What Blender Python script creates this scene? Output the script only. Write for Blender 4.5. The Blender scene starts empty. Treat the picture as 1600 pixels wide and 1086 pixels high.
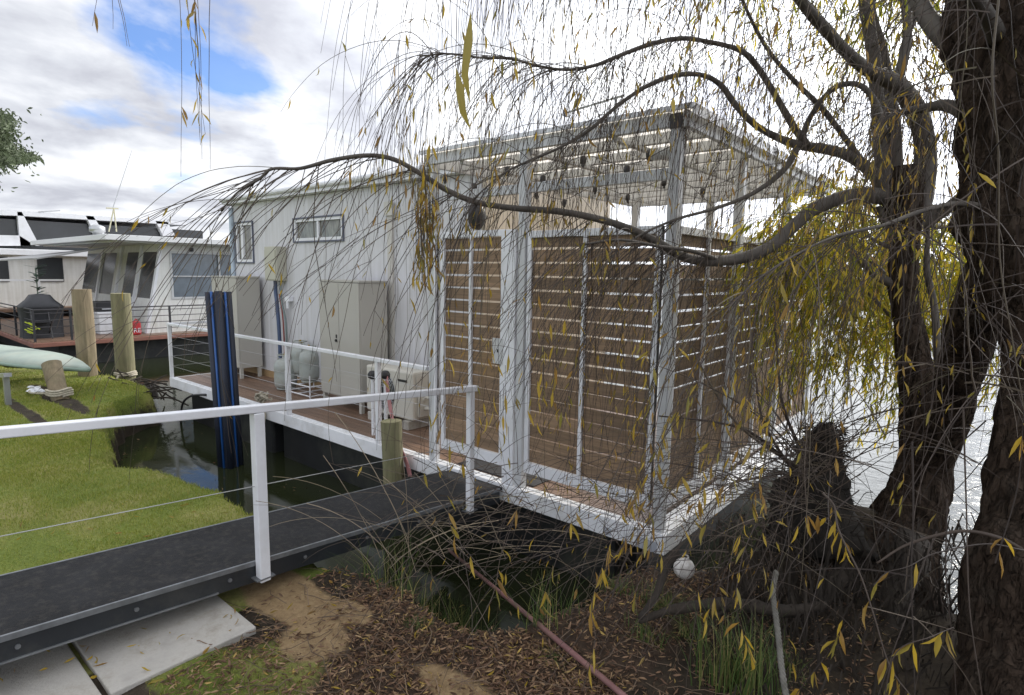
import bpy, math, random
import numpy as np
from mathutils import Vector, Matrix, noise as mnoise

# ------------------------------------------------------------------ camera
sc = bpy.context.scene
col = sc.collection
F, CX, CY = 918.6, 800.0, 543.0            # photograph pixels
v1 = np.array([-300 - CX, 409 - CY, F]); v2 = np.array([1580 - CX, 438 - CY, F])
ax = -v1 / np.linalg.norm(v1); ay = v2 / np.linalg.norm(v2)
ay = ay - ax * (ax @ ay); ay /= np.linalg.norm(ay)
az = np.cross(ax, ay)
if az[1] > 0: az = -az
R = np.array([ax, ay, az])                 # camera axes (right, down, forward) -> world
CAM = np.array([1.574, -3.388, 1.66])
cam = bpy.data.cameras.new('camera'); co = bpy.data.objects.new('camera', cam); col.objects.link(co)
M = Matrix.Identity(4)
for i in range(3):
    M[i][0] = R[i, 0]; M[i][1] = -R[i, 1]; M[i][2] = -R[i, 2]; M[i][3] = CAM[i]
co.matrix_world = M
cam.sensor_width = 36; cam.lens = F / 1600 * 36; cam.clip_start = 0.05; cam.clip_end = 3000
sc.camera = co
sc.view_settings.view_transform = 'Standard'; sc.view_settings.look = 'None'
sc.view_settings.exposure = 0.72; sc.view_settings.gamma = 1

# ------------------------------------------------------------------ sky and sun
SUN_EL, SUN_AZ = math.radians(29), math.radians(8)    # azimuth from +Y towards +X
sund = Vector((math.sin(SUN_AZ) * math.cos(SUN_EL), math.cos(SUN_AZ) * math.cos(SUN_EL), math.sin(SUN_EL)))
world = bpy.data.worlds.new('World'); sc.world = world; world.use_nodes = True
nt = world.node_tree; nt.nodes.clear()
def N(tree, t, **kw):
    n = tree.nodes.new(t)
    for k, v in kw.items():
        if k.startswith('_'): setattr(n, k[1:], v)
        else: n.inputs[k].default_value = v
    return n
def mth(tree, op, a, b=None, clamp=False):
    n = tree.nodes.new('ShaderNodeMath'); n.operation = op; n.use_clamp = clamp
    for i, v in enumerate((a, b)):
        if v is None: continue
        if isinstance(v, (int, float)): n.inputs[i].default_value = v
        else: tree.links.new(v, n.inputs[i])
    return n.outputs[0]
def ramp(tree, fac, stops, interp='LINEAR'):
    n = tree.nodes.new('ShaderNodeValToRGB'); n.color_ramp.interpolation = interp
    e = n.color_ramp.elements
    while len(e) < len(stops): e.new(0.5)
    for k, (p, c) in enumerate(stops):
        e[k].position = p; e[k].color = (*c, 1) if len(c) == 3 else c
    tree.links.new(fac, n.inputs[0]); return n.outputs[0]
def mixc(tree, fac, a, b, mode='MIX'):
    n = tree.nodes.new('ShaderNodeMix'); n.data_type = 'RGBA'; n.blend_type = mode
    for s, v in ((0, fac), (6, a), (7, b)):
        if isinstance(v, (int, float)): n.inputs[s].default_value = v
        elif isinstance(v, tuple): n.inputs[s].default_value = (*v, 1)
        else: tree.links.new(v, n.inputs[s])
    return n.outputs[2]
L = nt.links.new
tc = N(nt, 'ShaderNodeTexCoord')
sky = N(nt, 'ShaderNodeTexSky', _sky_type='NISHITA', _sun_disc=False, _sun_elevation=SUN_EL, _sun_rotation=SUN_AZ)
sky.air_density = 1.0; sky.dust_density = 0.6
sep = N(nt, 'ShaderNodeSeparateXYZ'); L(tc.outputs['Generated'], sep.inputs[0])
zc = mth(nt, 'MAXIMUM', sep.outputs[2], 0.0)
den = mth(nt, 'ADD', zc, 0.22)
cmb = N(nt, 'ShaderNodeCombineXYZ')
L(mth(nt, 'DIVIDE', sep.outputs[0], den), cmb.inputs[0]); L(mth(nt, 'DIVIDE', sep.outputs[1], den), cmb.inputs[1])
mp = N(nt, 'ShaderNodeMapping'); L(cmb.outputs[0], mp.inputs[0])
mp.inputs['Location'].default_value = (8.35, 7.29, 0); mp.inputs['Scale'].default_value = (1.0, 0.8, 1)
mp.inputs['Rotation'].default_value = (0, 0, 0.2)
n1 = N(nt, 'ShaderNodeTexNoise', Scale=1.15, Detail=9.0, Roughness=0.52, Distortion=0.25); L(mp.outputs[0], n1.inputs[0])
n2 = N(nt, 'ShaderNodeTexNoise', Scale=2.6, Detail=8.0, Roughness=0.55, Distortion=0.2); L(mp.outputs[0], n2.inputs[0])
cover = ramp(nt, n1.outputs[0], [(0.345, (0, 0, 0)), (0.43, (1, 1, 1))])
shade = ramp(nt, n2.outputs[0], [(0.36, (3.2, 3.3, 3.7)), (0.47, (4.2, 4.35, 4.7)), (0.60, (5.7, 5.8, 6.0))])
dot = N(nt, 'ShaderNodeVectorMath', _operation='DOT_PRODUCT'); nrm = N(nt, 'ShaderNodeVectorMath', _operation='NORMALIZE')
L(tc.outputs['Generated'], nrm.inputs[0]); L(nrm.outputs[0], dot.inputs[0]); dot.inputs[1].default_value = sund
near_sun = mth(nt, 'POWER', mth(nt, 'MAXIMUM', dot.outputs['Value'], 0.0), 3.6)
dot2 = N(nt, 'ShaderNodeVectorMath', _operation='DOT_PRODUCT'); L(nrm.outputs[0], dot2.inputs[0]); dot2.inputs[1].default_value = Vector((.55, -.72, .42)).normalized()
lit = mth(nt, 'MAXIMUM', dot2.outputs['Value'], 0.0)       # added sky brightening behind the camera, fill for the walls facing it
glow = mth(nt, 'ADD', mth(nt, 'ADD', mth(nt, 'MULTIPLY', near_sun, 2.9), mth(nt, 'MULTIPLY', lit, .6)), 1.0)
cover = mth(nt, 'MAXIMUM', cover, mth(nt, 'MULTIPLY', near_sun, 2.5, True), True)
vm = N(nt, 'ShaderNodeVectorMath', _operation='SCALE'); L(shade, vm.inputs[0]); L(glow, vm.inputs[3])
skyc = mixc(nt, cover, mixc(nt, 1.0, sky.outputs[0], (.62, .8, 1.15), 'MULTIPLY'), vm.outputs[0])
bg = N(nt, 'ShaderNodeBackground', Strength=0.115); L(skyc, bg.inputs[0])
wo = N(nt, 'ShaderNodeOutputWorld'); L(bg.outputs[0], wo.inputs[0])
sl = bpy.data.lights.new('sun', 'SUN'); sl.energy = 2.0; sl.angle = math.radians(12); sl.color = (1, 0.94, 0.84)
so = bpy.data.objects.new('sun', sl); col.objects.link(so)
so.rotation_euler = (-sund).to_track_quat('-Z', 'Y').to_euler()

rnd = random.Random(7)
def U(a, b): return rnd.uniform(a, b)

# ------------------------------------------------------------------ helpers
def at(px, py, axis, k):                   # photograph pixel -> world point on the plane axis = k
    d = R @ np.array([px - CX, py - CY, F]); i = 'xyz'.index(axis)
    return Vector(CAM + d * (k - CAM[i]) / d[i])
def dp(px, py, d):                         # photograph pixel at distance d along the view axis
    return Vector(CAM + R @ np.array([(px - CX) / F, (py - CY) / F, 1.0]) * d)

class MB:
    def __init__(s): s.v = []; s.f = []; s.m = []
    def add(s, vs, fs, mi=0):
        b = len(s.v); s.v.extend([tuple(v) for v in vs]); s.f.extend([tuple(i + b for i in f) for f in fs]); s.m.extend([mi] * len(fs)); return s
    def box(s, x0, x1, y0, y1, z0, z1, mi=0):
        vs = [(x0, y0, z0), (x1, y0, z0), (x1, y1, z0), (x0, y1, z0), (x0, y0, z1), (x1, y0, z1), (x1, y1, z1), (x0, y1, z1)]
        return s.add(vs, [(0, 3, 2, 1), (4, 5, 6, 7), (0, 1, 5, 4), (1, 2, 6, 5), (2, 3, 7, 6), (3, 0, 4, 7)], mi)
    def bar(s, p, q, w, h, up=(0, 0, 1), mi=0):
        p, q = Vector(p), Vector(q); d = (q - p).normalized(); u = Vector(up)
        a = d.cross(u)
        if a.length < 1e-4: a = Vector((1, 0, 0))
        a.normalize(); b = a.cross(d).normalized(); vs = []
        for c in (p, q):
            for sx, sy in ((-1, -1), (1, -1), (1, 1), (-1, 1)): vs.append(c + a * (sx * w / 2) + b * (sy * h / 2))
        return s.add(vs, [(0, 3, 2, 1), (4, 5, 6, 7), (0, 1, 5, 4), (1, 2, 6, 5), (2, 3, 7, 6), (3, 0, 4, 7)], mi)
    def quadprism(s, pts, off, mi=0):      # polygon extruded by a vector
        n = len(pts); off = Vector(off); vs = [Vector(p) for p in pts] + [Vector(p) + off for p in pts]
        return s.add(vs, [tuple(range(n))[::-1], tuple(range(n, 2 * n))] + [(i, (i + 1) % n, (i + 1) % n + n, i + n) for i in range(n)], mi)
    def tube(s, pts, rad, n=8, cap=True, disp=None, mi=0):
        pts = [Vector(p) for p in pts]; k = len(pts)
        if not hasattr(rad, '__len__'): rad = [rad] * k
        t = (pts[1] - pts[0]).normalized(); a = t.orthogonal().normalized(); vs = []
        for i in range(k):
            t2 = (pts[min(i + 1, k - 1)] - pts[max(i - 1, 0)])
            t2 = t2.normalized() if t2.length > 1e-9 else t
            a = a - t2 * a.dot(t2)
            a = a.normalized() if a.length > 1e-6 else t2.orthogonal().normalized()
            b = t2.cross(a); t = t2
            for j in range(n):
                an = 2 * math.pi * j / n; dr = a * math.cos(an) + b * math.sin(an); r = rad[i]
                if disp: r *= disp(i, an, pts[i] + dr * r)
                vs.append(pts[i] + dr * r)
        fs = [(i * n + j, i * n + (j + 1) % n, (i + 1) * n + (j + 1) % n, (i + 1) * n + j) for i in range(k - 1) for j in range(n)]
        if cap: fs += [tuple(range(n))[::-1], tuple(range((k - 1) * n, k * n))]
        return s.add(vs, fs, mi)
    def lathe(s, c, prof, n=24, mi=0, axis='z'):
        vs = []
        for r, z in prof:
            for j in range(n):
                an = 2 * math.pi * j / n
                o = (r * math.cos(an), r * math.sin(an), z)
                if axis == 'y': o = (o[0], o[2], o[1])
                if axis == 'x': o = (o[2], o[0], o[1])
                vs.append(Vector(c) + Vector(o))
        k = len(prof)
        fs = [(i * n + j, i * n + (j + 1) % n, (i + 1) * n + (j + 1) % n, (i + 1) * n + j) for i in range(k - 1) for j in range(n)]
        fs += [tuple(range(n))[::-1], tuple(range((k - 1) * n, k * n))]
        return s.add(vs, fs, mi)
    def build(s, name, mat, parent=None, smooth=False, bevel=0):
        me = bpy.data.meshes.new(name)
        o0 = parent.matrix_world.translation if parent is not None else Vector((0, 0, 0))
        if parent is not None:
            p, o0 = parent, Vector((0, 0, 0))
            while p is not None: o0 = o0 + p.location; p = p.parent
        me.from_pydata([(v[0] - o0.x, v[1] - o0.y, v[2] - o0.z) for v in s.v], [], s.f)
        for m in (mat if isinstance(mat, (list, tuple)) else [mat]): me.materials.append(m)
        if any(s.m): me.polygons.foreach_set('material_index', s.m)
        if smooth: me.polygons.foreach_set('use_smooth', [True] * len(me.polygons))
        me.update(); o = bpy.data.objects.new(name, me); col.objects.link(o)
        if parent is not None: o.parent = parent
        if bevel:
            md = o.modifiers.new('bevel', 'BEVEL'); md.width = bevel; md.segments = 2; md.limit_method = 'ANGLE'
        return o
def thing(name, loc, label, cat, group=None):
    o = bpy.data.objects.new(name, None); col.objects.link(o); o.location = Vector(loc); o.empty_display_size = 0.1
    return tag(o, label, cat, group)
def tag(o, label, cat, group=None, kind=None):
    if label: o['label'] = label
    if cat: o['category'] = cat
    if group: o['group'] = group
    if kind: o['kind'] = kind
    return o
def struct(o): o['kind'] = 'structure'; return o
def stuff(o): o['kind'] = 'stuff'; return o
def crom(pts, sub=6):
    P = [Vector(p) for p in pts]; P = [P[0] * 2 - P[1]] + P + [P[-1] * 2 - P[-2]]; out = []
    for i in range(1, len(P) - 2):
        for k in range(sub):
            t = k / sub; a, b, c, d = P[i - 1:i + 3]
            out.append(0.5 * ((2 * b) + (c - a) * t + (2 * a - 5 * b + 4 * c - d) * t * t + (3 * b - a - 3 * c + d) * t ** 3))
    out.append(P[-2]); return out
def lerp_list(v, sub):
    out = []
    for i in range(len(v) - 1):
        for k in range(sub): out.append(v[i] + (v[i + 1] - v[i]) * k / sub)
    return out + [v[-1]]

# ------------------------------------------------------------------ materials
def mat(name, c, rough=0.6, metal=0.0, var=0.12, vs=3.0, bump=0.0, bs=40.0, stretch=(1, 1, 1), island=0.0, dirt=None, dirts=1.5, dirta=0.35, spec=0.5, trans=0.0, hue=None):
    m = bpy.data.materials.new(name); m.use_nodes = True; t = m.node_tree; b = t.nodes['Principled BSDF']
    tcn = N(t, 'ShaderNodeTexCoord'); mpn = N(t, 'ShaderNodeMapping'); t.links.new(tcn.outputs['Object'], mpn.inputs[0])
    mpn.inputs['Scale'].default_value = stretch
    nn = N(t, 'ShaderNodeTexNoise', Scale=vs, Detail=6.0, Roughness=0.6); t.links.new(mpn.outputs[0], nn.inputs[0])
    lo = tuple(x * (1 - var) for x in c); hi = tuple(min(1, x * (1 + var)) for x in c)
    cc = ramp(t, nn.outputs[0], [(0.3, lo), (0.7, hi)])
    if island:
        g = N(t, 'ShaderNodeNewGeometry'); 
        if hue: cc2 = ramp(t, g.outputs['Random Per Island'], hue)
        else: cc2 = ramp(t, g.outputs['Random Per Island'], [(0, (1 - island,) * 3), (1, (1 + island,) * 3)])
        cc = mixc(t, 1.0, cc, cc2, 'MULTIPLY') if not hue else mixc(t, island, cc, cc2)
    if dirt:
        dn = N(t, 'ShaderNodeTexNoise', Scale=dirts, Detail=8.0, Roughness=0.7); t.links.new(tcn.outputs['Object'], dn.inputs[0])
        df = mth(t, 'MULTIPLY', ramp(t, dn.outputs[0], [(0.48, (0, 0, 0)), (0.72, (1, 1, 1))]), dirta)
        cc = mixc(t, df, cc, dirt)
    t.links.new(cc, b.inputs['Base Color'])
    b.inputs['Roughness'].default_value = rough; b.inputs['Metallic'].default_value = metal
    b.inputs['Specular IOR Level'].default_value = spec
    if bump:
        bn = N(t, 'ShaderNodeTexNoise', Scale=bs, Detail=6.0, Roughness=0.65); t.links.new(mpn.outputs[0], bn.inputs[0])
        bu = N(t, 'ShaderNodeBump', Strength=bump, Distance=0.01); t.links.new(bn.outputs[0], bu.inputs['Height']); t.links.new(bu.outputs[0], b.inputs['Normal'])
    if trans:
        tr = N(t, 'ShaderNodeBsdfTranslucent'); t.links.new(cc, tr.inputs[0]); ms = N(t, 'ShaderNodeMixShader', Fac=trans)
        t.links.new(b.outputs[0], ms.inputs[1]); t.links.new(tr.outputs[0], ms.inputs[2]); t.links.new(ms.outputs[0], t.nodes['Material Output'].inputs[0])
    return m
WHITE = mat('white_powdercoat', (.72, .73, .76), .35, var=.05, dirt=(.35, .33, .28), dirta=.25, dirts=4, bump=.05)
FASCIA = mat('white_painted_steel', (.74, .75, .77), .45, var=.06, dirt=(.33, .31, .25), dirta=.5, dirts=3.5, bump=.1)
POSTM = mat('grey_white_aluminium', (.52, .53, .54), .4, var=.08, dirt=(.3, .29, .25), dirta=.3)
def panelled(name, c, ax='X', w=.3, dirtc=(.4, .39, .36)):
    m = mat(name, c, .5, var=.04, dirt=dirtc, dirta=.28, dirts=1.2); t = m.node_tree
    tcn = N(t, 'ShaderNodeTexCoord'); s = N(t, 'ShaderNodeSeparateXYZ'); t.links.new(tcn.outputs['Object'], s.inputs[0])
    fr = mth(t, 'FRACT', mth(t, 'DIVIDE', s.outputs[ax], w)); h = ramp(t, fr, [(0, (0, 0, 0)), (.02, (1, 1, 1)), (.98, (1, 1, 1)), (1, (0, 0, 0))])
    st = N(t, 'ShaderNodeTexNoise', Scale=1.0, Detail=5.0, Roughness=.6); ms_ = N(t, 'ShaderNodeMapping'); ms_.inputs['Scale'].default_value = (14, 14, .7); t.links.new(tcn.outputs['Object'], ms_.inputs[0]); t.links.new(ms_.outputs[0], st.inputs[0])
    bc_ = t.nodes['Principled BSDF'].inputs['Base Color']; src = bc_.links[0].from_socket
    seam = ramp(t, fr, [(0, (.80, .80, .80)), (.012, (1, 1, 1)), (.988, (1, 1, 1)), (1, (.80, .80, .80))])
    cc = mixc(t, 1.0, mixc(t, 1.0, src, ramp(t, st.outputs[0], [(.35, (1, 1, 1)), (.75, (.80, .79, .75))]), 'MULTIPLY'), seam, 'MULTIPLY'); t.links.new(cc, bc_)
    bu = N(t, 'ShaderNodeBump', Strength=.2, Distance=.004); t.links.new(h, bu.inputs['Height']); t.links.new(bu.outputs[0], t.nodes['Principled BSDF'].inputs['Normal'])
    return m
WALL = panelled('pale_wall_panel', (.62, .62, .65), w=.6)
CREAM = panelled('cream_wall_panel', (.62, .54, .43), 'Y', .4)
WBOARD = panelled('white_weatherboard', (.72, .72, .70), 'Z', .17)
ROOFM = mat('metal_roof', (.52, .55, .57), .4, metal=.2, var=.08, dirt=(.3, .3, .28), dirta=.3)
SHEET = mat('translucent_sheet', (.90, .85, .76), .5, var=.06, vs=2, trans=.8, dirt=(.35, .28, .18), dirta=.4, dirts=5)
SLAT = mat('slat_timber', (.225, .15, .09), .7, var=.3, vs=5, stretch=(.6, .6, 14), bump=.35, bs=16, island=.24, dirt=(.08, .06, .045), dirta=.3, dirts=2)
SLATN = mat('new_slat_timber', (.21, .135, .07), .65, var=.25, vs=5, stretch=(.6, .6, 14), bump=.3, bs=16, island=.1)
DECK = mat('deck_board', (.18, .112, .075), .42, var=.3, vs=4, stretch=(.6, 14, 1), bump=.3, bs=20, island=.22, dirt=(.09, .065, .05), dirta=.3)
HULL = mat('dark_hull', (.012, .013, .014), .6, var=.3, dirt=(.08, .085, .06), dirta=.5)
BEIGE = mat('beige_cabinet_steel', (.43, .415, .375), .45, var=.05, dirt=(.28, .26, .2), dirta=.2)
BEIGE2 = mat('beige_meter_box', (.46, .45, .37), .45, var=.05)
ACM = mat('air_conditioner_case', (.55, .53, .47), .45, var=.06, dirt=(.3, .27, .2), dirta=.3)
DARK = mat('dark_plastic', (.02, .02, .022), .45, var=.2)
BLACKF = mat('black_cover', (.022, .023, .027), .55, var=.3, bump=.5, bs=9)
GASG = mat('gas_bottle_paint', (.36, .39, .37), .35, var=.1, dirt=(.25, .2, .13), dirta=.5, dirts=8)
STEEL = mat('galvanised_steel', (.42, .43, .44), .35, metal=.7, var=.15)
BRASS = mat('brass', (.55, .38, .12), .35, metal=.9)
GLASS = mat('dark_window_glass', (.03, .033, .036), .22, var=.3, vs=1.2, spec=.8)
GLASSM = mat('curtained_window_glass', (.16, .155, .13), .12, var=.7, vs=5, stretch=(3, 1, 1), spec=.7)
BLUEG = mat('sky_mirroring_glass', (.10, .13, .16), .05, var=.3, spec=.9)
PILE = mat('weathered_pile_timber', (.22, .175, .11), .85, var=.3, vs=6, stretch=(3, 3, .35), bump=.8, bs=14, dirt=(.10, .11, .055), dirta=.55, dirts=3)
PILEG = mat('greenish_pile_timber', (.185, .17, .095), .85, var=.3, vs=6, stretch=(3, 3, .35), bump=.8, bs=14, dirt=(.09, .12, .04), dirta=.6, dirts=3)
BLUE = mat('blue_pipe_plastic', (.012, .075, .26), .45, var=.2)
NAVY = mat('dark_navy_pipe', (.007, .011, .024), .6, var=.3)
ROPE = mat('faded_rope', (.42, .38, .30), .9, var=.3, vs=30, bump=.6, bs=60)
GROPE = mat('grey_rope', (.12, .115, .10), .9, var=.35, vs=30, dirt=(.08, .07, .05), dirta=.5, dirts=12)
PINK = mat('faded_pink_strap', (.42, .19, .19), .7, var=.25, vs=8)
PINKP = mat('pink_pipe_paint', (.19, .09, .085), .65, var=.25, vs=8, dirt=(.12, .085, .05), dirta=.85, dirts=5)
RAMP = mat('black_ramp_rubber', (.022, .0225, .024), .85, var=.3, vs=5, bump=.6, bs=240, dirt=(.075, .068, .058), dirta=.6, dirts=28, spec=.25)
RAMPB = mat('dark_ramp_beam', (.020, .023, .027), .42, var=.25, dirt=(.09, .085, .07), dirta=.35, dirts=5)
EDGE = mat('worn_metal_edge', (.2, .21, .22), .45, metal=.5, var=.3, vs=12)
CONC = mat('pale_concrete', (.42, .40, .365), .85, var=.22, vs=5, bump=.6, bs=70, dirt=(.17, .15, .11), dirta=.75, dirts=5)
BUOY = mat('scuffed_white_buoy', (.66, .64, .61), .5, var=.12, dirt=(.13, .09, .06), dirta=.9, dirts=11)
DINGHY = mat('pale_green_hull', (.31, .37, .32), .5, var=.1, dirt=(.50, .47, .37), dirta=.5, dirts=1.2)
RED = mat('red_bag_fabric', (.45, .03, .035), .6, var=.15)
SOFF = mat('weathered_deck_edge', (.20, .085, .06), .6, var=.25, vs=3)
def add_cracks(m, scale, zs, dist):
    t = m.node_tree; bs = [n for n in t.nodes if n.type == 'BUMP'][0]; tcn = N(t, 'ShaderNodeTexCoord'); mpn = N(t, 'ShaderNodeMapping'); mpn.inputs['Scale'].default_value = (1, 1, zs)
    nn = N(t, 'ShaderNodeTexNoise', Scale=6.0, Detail=4.0); t.links.new(tcn.outputs['Object'], nn.inputs[0])
    va = N(t, 'ShaderNodeVectorMath', _operation='SCALE', Scale=.10); t.links.new(nn.outputs['Color'], va.inputs[0]); vb = N(t, 'ShaderNodeVectorMath', _operation='ADD'); t.links.new(tcn.outputs['Object'], vb.inputs[0]); t.links.new(va.outputs[0], vb.inputs[1]); t.links.new(vb.outputs[0], mpn.inputs[0])
    vo = N(t, 'ShaderNodeTexVoronoi', _feature='DISTANCE_TO_EDGE', Scale=scale); t.links.new(mpn.outputs[0], vo.inputs['Vector'])
    h = ramp(t, vo.outputs['Distance'], [(0, (0, 0, 0)), (.22, (1, 1, 1))]); b2 = N(t, 'ShaderNodeBump', Strength=1.0, Distance=dist); t.links.new(h, b2.inputs['Height']); t.links.new(b2.outputs[0], bs.inputs['Normal'])
LEAFY = [(0, (.34, .23, .03)), (.2, (.52, .35, .035)), (.4, (.40, .29, .05)), (.6, (.20, .20, .05)), (.8, (.34, .19, .05)), (1, (.17, .09, .035))]
LEAFG = [(0, (.14, .18, .02)), (.3, (.34, .34, .03)), (.6, (.60, .48, .04)), (.85, (.72, .52, .04)), (1, (.22, .24, .03))]
LEAFM = mat('yellow_willow_leaf', (.5, .36, .05), .5, var=.25, island=.85, hue=LEAFY, trans=.42, vs=8)
LEAFGM = mat('green_gold_willow_leaf', (.3, .3, .03), .5, var=.25, island=.9, hue=LEAFG, trans=.6, vs=8)
DRYL = mat('dry_litter_leaf', (.18, .095, .05), .75, var=.3, island=.85, hue=[(0, (.06, .032, .02)), (.4, (.14, .078, .045)), (.7, (.26, .16, .09)), (.93, (.36, .25, .13)), (1, (.45, .31, .07))])
TWIG = mat('willow_twig', (.05, .034, .026), .7, var=.35, vs=2, island=.7, hue=[(0, (.020, .014, .011)), (.5, (.048, .033, .025)), (.85, (.10, .075, .052)), (1, (.085, .075, .035))])
BARK = mat('willow_bark', (.048, .034, .025), .95, var=.6, vs=9, stretch=(3, 3, .6), bump=1.0, bs=12, dirt=(.085, .072, .058), dirta=.5, dirts=9, spec=.1)
for n_ in BARK.node_tree.nodes:
    if n_.type == 'BUMP': n_.inputs['Distance'].default_value = .03
BARK2 = mat('smooth_branch_bark', (.085, .074, .062), .8, var=.3, vs=8, bump=.6, bs=30)
add_cracks(BARK, 26.0, .22, .022)
STUMPM = mat('rotten_stump', (.012, .009, .006), .98, var=.5, vs=9, bump=1.0, bs=25)
ROOTM = mat('muddy_root', (.028, .021, .015), .9, var=.4, vs=8, bump=.8, bs=25)
REED = mat('rush_blade', (.08, .12, .03), .55, var=.3, island=.8, hue=[(0, (.04, .085, .02)), (.6, (.10, .15, .035)), (.85, (.28, .24, .09)), (1, (.40, .32, .15))], trans=.2)
GRASSM = mat('lawn_blade', (.15, .20, .035), .6, var=.25, vs=.8, island=.7, hue=[(0, (.14, .19, .02)), (.45, (.28, .32, .035)), (.75, (.38, .37, .07)), (1, (.46, .40, .16))], trans=.3)

# ------------------------------------------------------------------ ground
LIP = [(-60, -9), (-20, -3.6), (-13.5, -2.0), (-11.4, -1.25), (-10.3, -.62), (-9.4, -.42), (-8.5, -.33), (-7.7, -.42)]
for px, py in ((219, 612), (176, 627), (160, 652), (152, 672), (160, 682), (170, 706), (133, 713), (165, 729), (242, 738), (289, 757), (345, 780), (384, 808)):
    p = at(px, py, 'z', -.1); LIP.append((p.x, p.y))
LIP += [(-2.1, -1.5), (-1.39, -1.56), (-1.1, -1.5), (-.89, -1.43), (-.57, -1.44), (-.32, -1.42), (-.22, -1.38), (-.14, -1.28), (-.12, -1.12), (-.08, -.98), (-.02, -.88), (-.06, -.7), (-.04, -.45),
        (.12, -.25), (.35, -.1), (.52, .15), (.5, .6), (.45, 1.0), (.6, 1.35), (.8, 1.6), (.95, 1.75), (1.12, 1.4), (1.22, .95), (1.25, .5), (1.30, .22), (1.44, .12), (1.58, .25), (1.64, .7), (1.8, 1.3), (2.3, 1.9), (3.2, 2.3), (8, 3.5), (60, 9), (60, -60), (-60, -60)]
LP = np.array(LIP)
def sdist(P):                              # positive inside the bank outline
    A = LP; B = np.roll(LP, -1, 0); d = np.full(len(P), 1e9); ins = np.zeros(len(P), bool)
    for a, b in zip(A, B):
        e = b - a; w = P - a; t = np.clip((w @ e) / (e @ e), 0, 1); q = w - t[:, None] * e
        d = np.minimum(d, np.hypot(q[:, 0], q[:, 1]))
        c = ((a[1] > P[:, 1]) != (b[1] > P[:, 1]))
        with np.errstate(divide='ignore', invalid='ignore'):
            xi = (b[0] - a[0]) * (P[:, 1] - a[1]) / (b[1] - a[1]) + a[0]
        ins ^= c & (P[:, 0] < xi)
    return np.where(ins, d, -d)
def vnoise(P, s, seed=0):
    return np.array([mnoise.noise(Vector((x * s + seed, y * s - seed, seed * .37))) for x, y in P])
def gheight(P):
    n = vnoise(P, 2.2, 3.1) * .02 + vnoise(P, 7, 9.2) * .012
    sd = sdist(P) + .05 * (P[:, 0] < -2) + vnoise(P, 3.5, 5.5) * .05 + vnoise(P, 9, 1.5) * .035
    far = np.clip((-P[:, 0] - 2.2) / 6, 0, 1)
    zi = -.075 + n * (1.0 + 1.2 * (P[:, 0] > .1)) - .03 * far
    for cx, cy, r, h in ((.95, .55, .42, .30), (.75, .0, .35, .10), (1.1, .9, .3, .14), (1.75, -.2, .5, .10)):
        zi = zi + h * np.exp(-((P[:, 0] - cx) ** 2 + (P[:, 1] - cy) ** 2) / (r * r))
    t = np.clip((sd + .12) / .16, 0, 1); t = t * t * (3 - 2 * t)
    wet = np.clip((sd + .5) / .5, 0, 1)
    lo = -1.1 + .35 * wet
    return lo + (zi - lo) * t, sd
def axis_pts(spec):
    out = []
    for a, b, s in spec: out += list(np.arange(a, b, s))
    return np.array(out + [spec[-1][1]])
gx = axis_pts([(-60, -16, 2), (-16, -8, .12), (-8, 3.2, .05), (3.2, 6, .3), (6, 60, 4)])
gy = axis_pts([(-60, -8, 4), (-8, -4, .3), (-4, 2.6, .05), (2.6, 10.01, .6)])
GX, GY = np.meshgrid(gx, gy); GP = np.stack([GX.ravel(), GY.ravel()], 1)
GZ, GS = gheight(GP)
nx, ny = len(gx), len(gy)
vv = np.column_stack([GP, GZ]).tolist()
ff = [(j * nx + i, j * nx + i + 1, (j + 1) * nx + i + 1, (j + 1) * nx + i) for j in range(ny - 1) for i in range(nx - 1)]
g = MB(); g.v = vv; g.f = ff; g.m = [0] * len(ff)
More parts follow.
